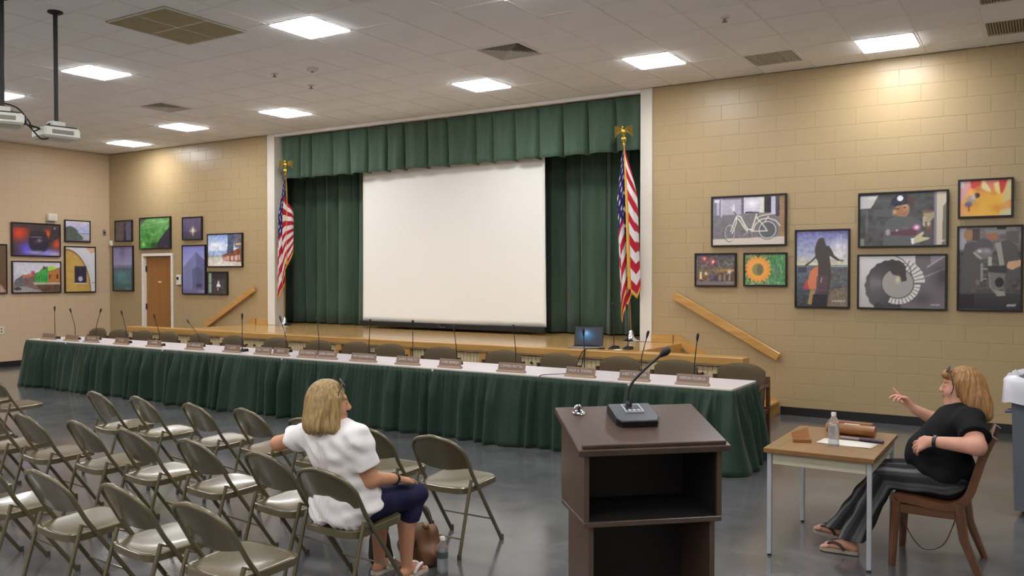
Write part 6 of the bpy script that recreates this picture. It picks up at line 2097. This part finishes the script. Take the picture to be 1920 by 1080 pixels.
# bracelet and sandals
def band(name, c, d, r, wd, mat, parent, org):
    R = Matrix.Translation(Vector(c) - Vector(org)) @ rot_between((0, 0, 1), Vector(d))
    MB().lathe([(r, -wd / 2), (r + .005, -wd / 2), (r + .005, wd / 2), (r, wd / 2), (r, -wd / 2)], 22, R, cap=False).build(name, mat, parent, 40)
band('bracelet', wrR - unit(wrR - elR) * .012, wrR - elR, .031, .014, M_blackpl, p1, O1)
def sandal(name, ankle, toe_dir, parent, org, sole_mat, strap_mat, lift=0.0, L=.245):
    a = Vector((ankle[0], ankle[1], 0)); d = Vector((toe_dir[0], toe_dir[1], 0)).normalized(); s_ = Vector((-d.y, d.x, 0))
    zz = ankle[2] - .085
    outl = [(-.055, .0), (-.05, .024), (-.02, .031), (.05, .032), (.11, .042), (.15, .040), (.18, .02), (.187, -.005), (.165, -.034), (.11, -.040), (.05, -.032), (-.02, -.030), (-.05, -.022)]
    n = len(outl)
    def pt(x, y, z):
        q = a + d * x + s_ * y - Vector(org)
        return (q.x, q.y, zz + z + lift * max(0, x) / .18)
    v = [pt(x, y, .0) for x, y in outl] + [pt(x, y, .02) for x, y in outl]
    MB().add(v, [tuple(range(n))[::-1], tuple(range(n, 2 * n))] + [(i, (i + 1) % n, (i + 1) % n + n, i + n) for i in range(n)]).build(name, sole_mat, parent)
    for s2 in (-1, 1):
        pts = bez([pt(.142, .004, .03), pt(.11, s2 * .026, .062), pt(.06, s2 * .036, .056), pt(.03, s2 * .034, .022)], 5)
        MB().tube(pts, .0095, 7).build('strap', strap_mat, parent, True)
M_sole = pm('pale_sandal_sole', (196, 184, 170), rough=.7)
M_strap1 = pm('white_sandal_strap', (220, 214, 208), rough=.5)
sandal('sandal_sole', anL, (0, 1), p1, O1, M_sole, M_strap1)
sandal('sandal_sole', anR, (0, 1), p1, O1, M_sole, M_strap1)
def sunglasses(label, P, A, org, ffwd, up, width, tint):
    """folded up on top of the head"""
    c = P(0, ffwd, up)
    t = thing('sunglasses', label, 'glasses', tuple(c))
    R = Matrix(((A[0][0], A[1][0], A[2][0], 0), (A[0][1], A[1][1], A[2][1], 0), (A[0][2], A[1][2], A[2][2], 0), (0, 0, 0, 1))) @ Matrix.Rotation(radians(38), 4, 'X')
    for s_ in (-1, 1):
        ring_ = [(s_ * .034 + .028 * cos(a), .0, .021 * sin(a)) for a in np.linspace(0, 2 * pi, 18, endpoint=False)]
        MB().tube(ring_, .0032, 6, R, closed=True).build('rim', tint, t, True)
        MB().add([(p[0], p[1], p[2]) for p in ring_] + [(p[0], p[1] - .002, p[2]) for p in ring_], [tuple(range(18)), tuple(range(18, 36))[::-1]], R).build('lens', pm('grey_lens', (150, 146, 150), rough=.08, metal=.4), t)
        MB().tube(bez([(s_ * .063, 0, .004), (s_ * width, -.04, -.02), (s_ * (width + .004), -.085, -.06), (s_ * width, -.10, -.10)], 5), .003, 6, R).build('temple_arm', tint, t, True)
    MB().tube([(-.007, 0, .006), (0, .002, .009), (.007, 0, .006)], .003, 6, R).build('bridge', tint, t, True)
sunglasses('sunglasses with pale lenses pushed up on the hair of the woman in white', P1, A1, O1, .062, .112, .092, pm('tortoise_frame', (70, 52, 44), rough=.3))

# her things on the floor
M_leather = pm('brown_leather', (120, 84, 58), rough=.4, scale=8, rgb2=(92, 60, 40), bump=.2, bscale=60)
M_leatherd = pm('dark_brown_leather', (52, 36, 32), rough=.45, var=.15, scale=10)
bag = thing('handbag', 'slouchy brown leather handbag on the floor by the feet of the woman in white', 'handbag', (-3.25, 4.17, 0))
F = Field((-3.51, 4.03, 0), (-3.05, 4.35, .36), .007)
F.ell((-3.29, 4.18, .10), (.15, .085, .10), None, .04).ell((-3.19, 4.17, .07), (.09, .085, .075), None, .05).ell((-3.29, 4.18, .19), (.12, .06, .06), None, .04).ell((-3.19, 4.17, .17), (.06, .055, .075), None, .03)
F.clip((0, 0, .006), (0, 0, 1))
F.add(lambda X, Y, Z: .006 * np.sin(45 * Z + 18 * X) + .004 * np.sin(70 * X + 25 * Z))
F.build('bag_body', M_leather, bag, None, (-3.25, 4.17, 0))
MB().tube(bez([(-.14, .02, .18), (-.10, .05, .30), (.0, .04, .33), (.06, .02, .24)], 6), .012, 8).build('handle', M_leatherd, bag, True)
MB().cbox(-.10, .02, -.095, -.075, .12, .17, .006).build('flap', M_leatherd, bag)
MB().ell((.05, -.03, .245), (.022, .02, .02), 10, 6).build('clasp', pm('antique_brass', (150, 120, 90), rough=.3, metal=.8), bag, 40)
t = thing('tote_bag', 'black cloth bag on the floor left of the handbag under the folding chair', 'bag', (-3.44, 4.02, 0))
F = Field((-3.62, 3.90, 0), (-3.28, 4.16, .36), .007)
F.ell((-3.45, 4.01, .12), (.07, .05, .13), None, .03).ell((-3.44, 4.01, .05), (.075, .055, .05), None, .04)
F.clip((0, 0, .006), (0, 0, 1)).clip((0, 0, .24), (0, 0, -1))
F.add(lambda X, Y, Z: .005 * np.sin(60 * X + 14 * Z))
F.build('bag_body', pm('black_cloth', (30, 26, 28), rough=.8), t, None, (-3.44, 4.02, 0))
MB().tube(bez([(-.06, .0, .22), (-.04, .01, .29), (.03, .01, .29), (.04, .0, .22)], 6), .007, 7).build('handle', M_leatherd, t, True)
bottle('clear water bottle with dark band standing on the floor beside the handbag', (-3.045, 4.105, 0), .215, .033, pm('bottle_band', (70, 84, 80), rough=.5))

# ------------------------------------------------------------------ woman in black
O2 = (-.55, 5.87, 0)
p2 = thing('person', 'person with reddish blonde hair in black tee gesturing at the small table', 'person', O2)
pel, wai, che, nck = v3(-.50, 5.87, .545), v3(-.51, 5.87, .68), v3(-.445, 5.875, .85), v3(-.405, 5.88, .985)
hc2 = v3(-.442, 5.88, 1.092)
fd2 = unit((-.99, -.08, .0))
shL, shR = v3(-.375, 5.70, .905), v3(-.445, 6.055, .90)
elL, wrL = v3(-.330, 5.545, .795), v3(-.560, 5.60, .790)
elR, wrR = v3(-.60, 6.145, .835), v3(-.722, 6.10, .905)
hpL, hpR = v3(-.52, 5.775, .525), v3(-.52, 5.965, .525)
knL, knR = v3(-.845, 5.76, .515), v3(-.88, 5.985, .50)
anL, anR = v3(-1.045, 5.735, .092), v3(-1.14, 5.96, .112)

F = Field((-1.40, 5.40, 0.0), (-.18, 6.26, 1.26), .006)
P2, A2 = head(F, hc2, fd2, (.04, 0, 1), nck + v3(0, 0, -.015))
F.ell(che, (.115, .165, .145), None, .04).ell(wai + v3(-.04, 0, 0), (.15, .16, .13), None, .06).ell(pel, (.14, .175, .11), None, .06)
F.cap(shL, shR, .060, .060, .05)
F.cap(shL, elL, .058, .052, .03).cap(elL, wrL, .052, .031, .015)
F.cap(shR, elR, .056, .048, .03).cap(elR, wrR, .046, .029, .015)
for a, b, c in ((hpL, knL, anL), (hpR, knR, anR)):
    F.cap(a, b, .085, .058, .03).cap(b, c, .056, .036, .02)
    lift = .02 if c is anR else 0.0
    F.ell(c + v3(.02, 0, -.045), (.035, .03, .03), None, .02)
    F.cap(c + v3(-.02, 0, -.03), c + v3(-.135, 0, -.052 + lift), .034, .023, .02)
    for k in range(5):
        F.cap(c + v3(-.135, -.028 + k * .014, -.054 + lift), c + v3(-.172 + abs(k - 1.5) * .007, -.032 + k * .0155, -.060 + lift * 1.3), .0112, .0092, .004)
hand(F, wrL + v3(-.012, .004, 0), (-.80, .42, -.42), (-.30, -.75, .55), 1, (.30, .34, .36, .42), (.7, .3))
hand(F, wrR + v3(-.010, -.002, .008), (-.55, -.12, .66), (.60, .45, .55), 1, (-.10, .62, .80, .88), (.9, .5), base_bend=.1)
# pointing index finger of the raised hand
F.build('body', M_skin, p2, face_colours(P2, A2, (196, 144, 122)), O2)
# black t-shirt
F = Field((-.86, 5.46, .40), (-.20, 6.26, 1.06), .006)
F.ell(che + v3(-.005, 0, 0), (.142, .192, .155), None, .04).ell(wai + v3(-.055, 0, -.01), (.185, .188, .145), None, .07).ell(pel + v3(-.02, 0, .02), (.165, .20, .12), None, .06)
F.ell(v3(-.57, 5.87, .80), (.085, .16, .075), None, .05)
F.cap(shL, shR, .080, .080, .05)
F.cap(hc2 + v3(-.01, 0, -.02), nck + v3(-.03, 0, .015), .07, .070, .01, True)
sleeve(F, shL, elL, .125, .084, .086)
sleeve(F, shR, elR, .115, .080, .078)
F.clip((0, 0, .455), (0, 0, 1))
F.add(lambda X, Y, Z: .004 * np.sin(34 * Z + 16 * X + 3 * np.sin(10 * Y)) + .003 * np.sin(50 * X - 24 * Z))
M_tee = pm('black_jersey', (22, 21, 23), rough=.85, var=.15, scale=20, spec=.2)
F.build('t_shirt', M_tee, p2, None, O2)
# striped grey trousers: the stripes run along thighs and shins
F = Field((-1.26, 5.56, .06), (-.30, 6.22, .70), .006)
F.ell(pel + v3(-.01, 0, -.01), (.155, .19, .115), None, .05)
LEGS = ((hpL, knL, anL), (hpR, knR, anR))
for a, b, c in LEGS:
    dn = unit(c - b)
    F.cap(a, b, .100, .076, .03).cap(b, b + (c - b) * .45, .074, .070, .02).cap(b + (c - b) * .45, c + dn * .10 + v3(.015, 0, 0), .070, .092, .02)
F.clip((0, 0, .105), (0, 0, 1))
F.add(lambda X, Y, Z: .004 * np.sin(60 * Y + 8 * Z + 10 * X) + .003 * np.sin(28 * Z + 30 * X))
def stripe_cols(V):
    best = np.full(len(V), 9.0); ph = np.zeros(len(V))
    for a, b, c in LEGS:
        for p, q in ((a, b), (b, c)):
            d = q - p; L2 = d @ d
            t = np.clip((V - p) @ d / L2, 0, 1)
            off = V - p - t[:, None] * d
            dist = np.linalg.norm(off, axis=1)
            side = np.array((0, 1.0, 0)); nrm = unit(np.cross(d, side))
            ang = np.arctan2(off @ nrm, off @ side)
            m = dist < best
            best = np.where(m, dist, best); ph = np.where(m, ang, ph)
    s_ = .5 + .5 * np.sin(ph * 5 + .8) + .25 * np.sin(ph * 13)
    c1, c2 = np.array(lin((40, 40, 42))), np.array(lin((104, 104, 106)))
    w_ = np.clip((s_ - .45) * 2.2, 0, 1)[:, None]
    return c1 * (1 - w_) + c2 * w_
F.build('trousers', pcol('striped_cotton', rough=.85, spec=.2), p2, stripe_cols, O2)
# hair, shoulder length, swept back
F = Field(hc2 - .26, hc2 + .26, .005)
F.ell(P2(0, -.024, .024), (.092, .106, .106), A2, .02)
F.ell(P2(0, -.070, -.045), (.104, .080, .105), A2, .05)
F.ell(P2(0, -.105, -.110), (.105, .070, .075), A2, .05)
F.cap(P2(.06, -.10, -.06), P2(.07, -.135, -.155), .045, .038, .04)
F.cap(P2(-.06, -.10, -.06), P2(-.07, -.12, -.155), .045, .036, .04)
F.cap(P2(.080, -.02, .04), P2(.086, -.06, -.11), .022, .030, .03)
F.cap(P2(-.080, -.02, .04), P2(-.086, -.06, -.11), .022, .030, .03)
F.ell(P2(0, .100, -.036), (.110, .092, .108), A2, .015, True)
F.cap(P2(-.05, .078, .072), P2(.05, .078, .072), .022, .022, .02)
F.add(strands(P2(0, -.03, 0), A2, .0024, 20, 1.8))
F.build('hair', M_hair2, p2, None, O2, 1)
band('wrist_watch', wrL - unit(wrL - elL) * .014, wrL - elL, .034, .020, M_blackpl, p2, O2)
M_sole2 = pm('flip_flop_sole', (150, 136, 122), rough=.7)
M_strap2 = pm('brown_sandal_strap', (66, 44, 44), rough=.5)
sandal('flip_flop_sole', anL + v3(0, 0, -.0), (-1, 0), p2, O2, M_sole2, M_strap2)
sandal('flip_flop_sole', anR, (-1, .04), p2, O2, M_sole2, M_strap2, lift=.02)
sunglasses('thin glasses pushed up on the hair of the woman in black', P2, A2, O2, .066, .104, .092, pm('dark_glasses_frame', (60, 54, 52), rough=.3))
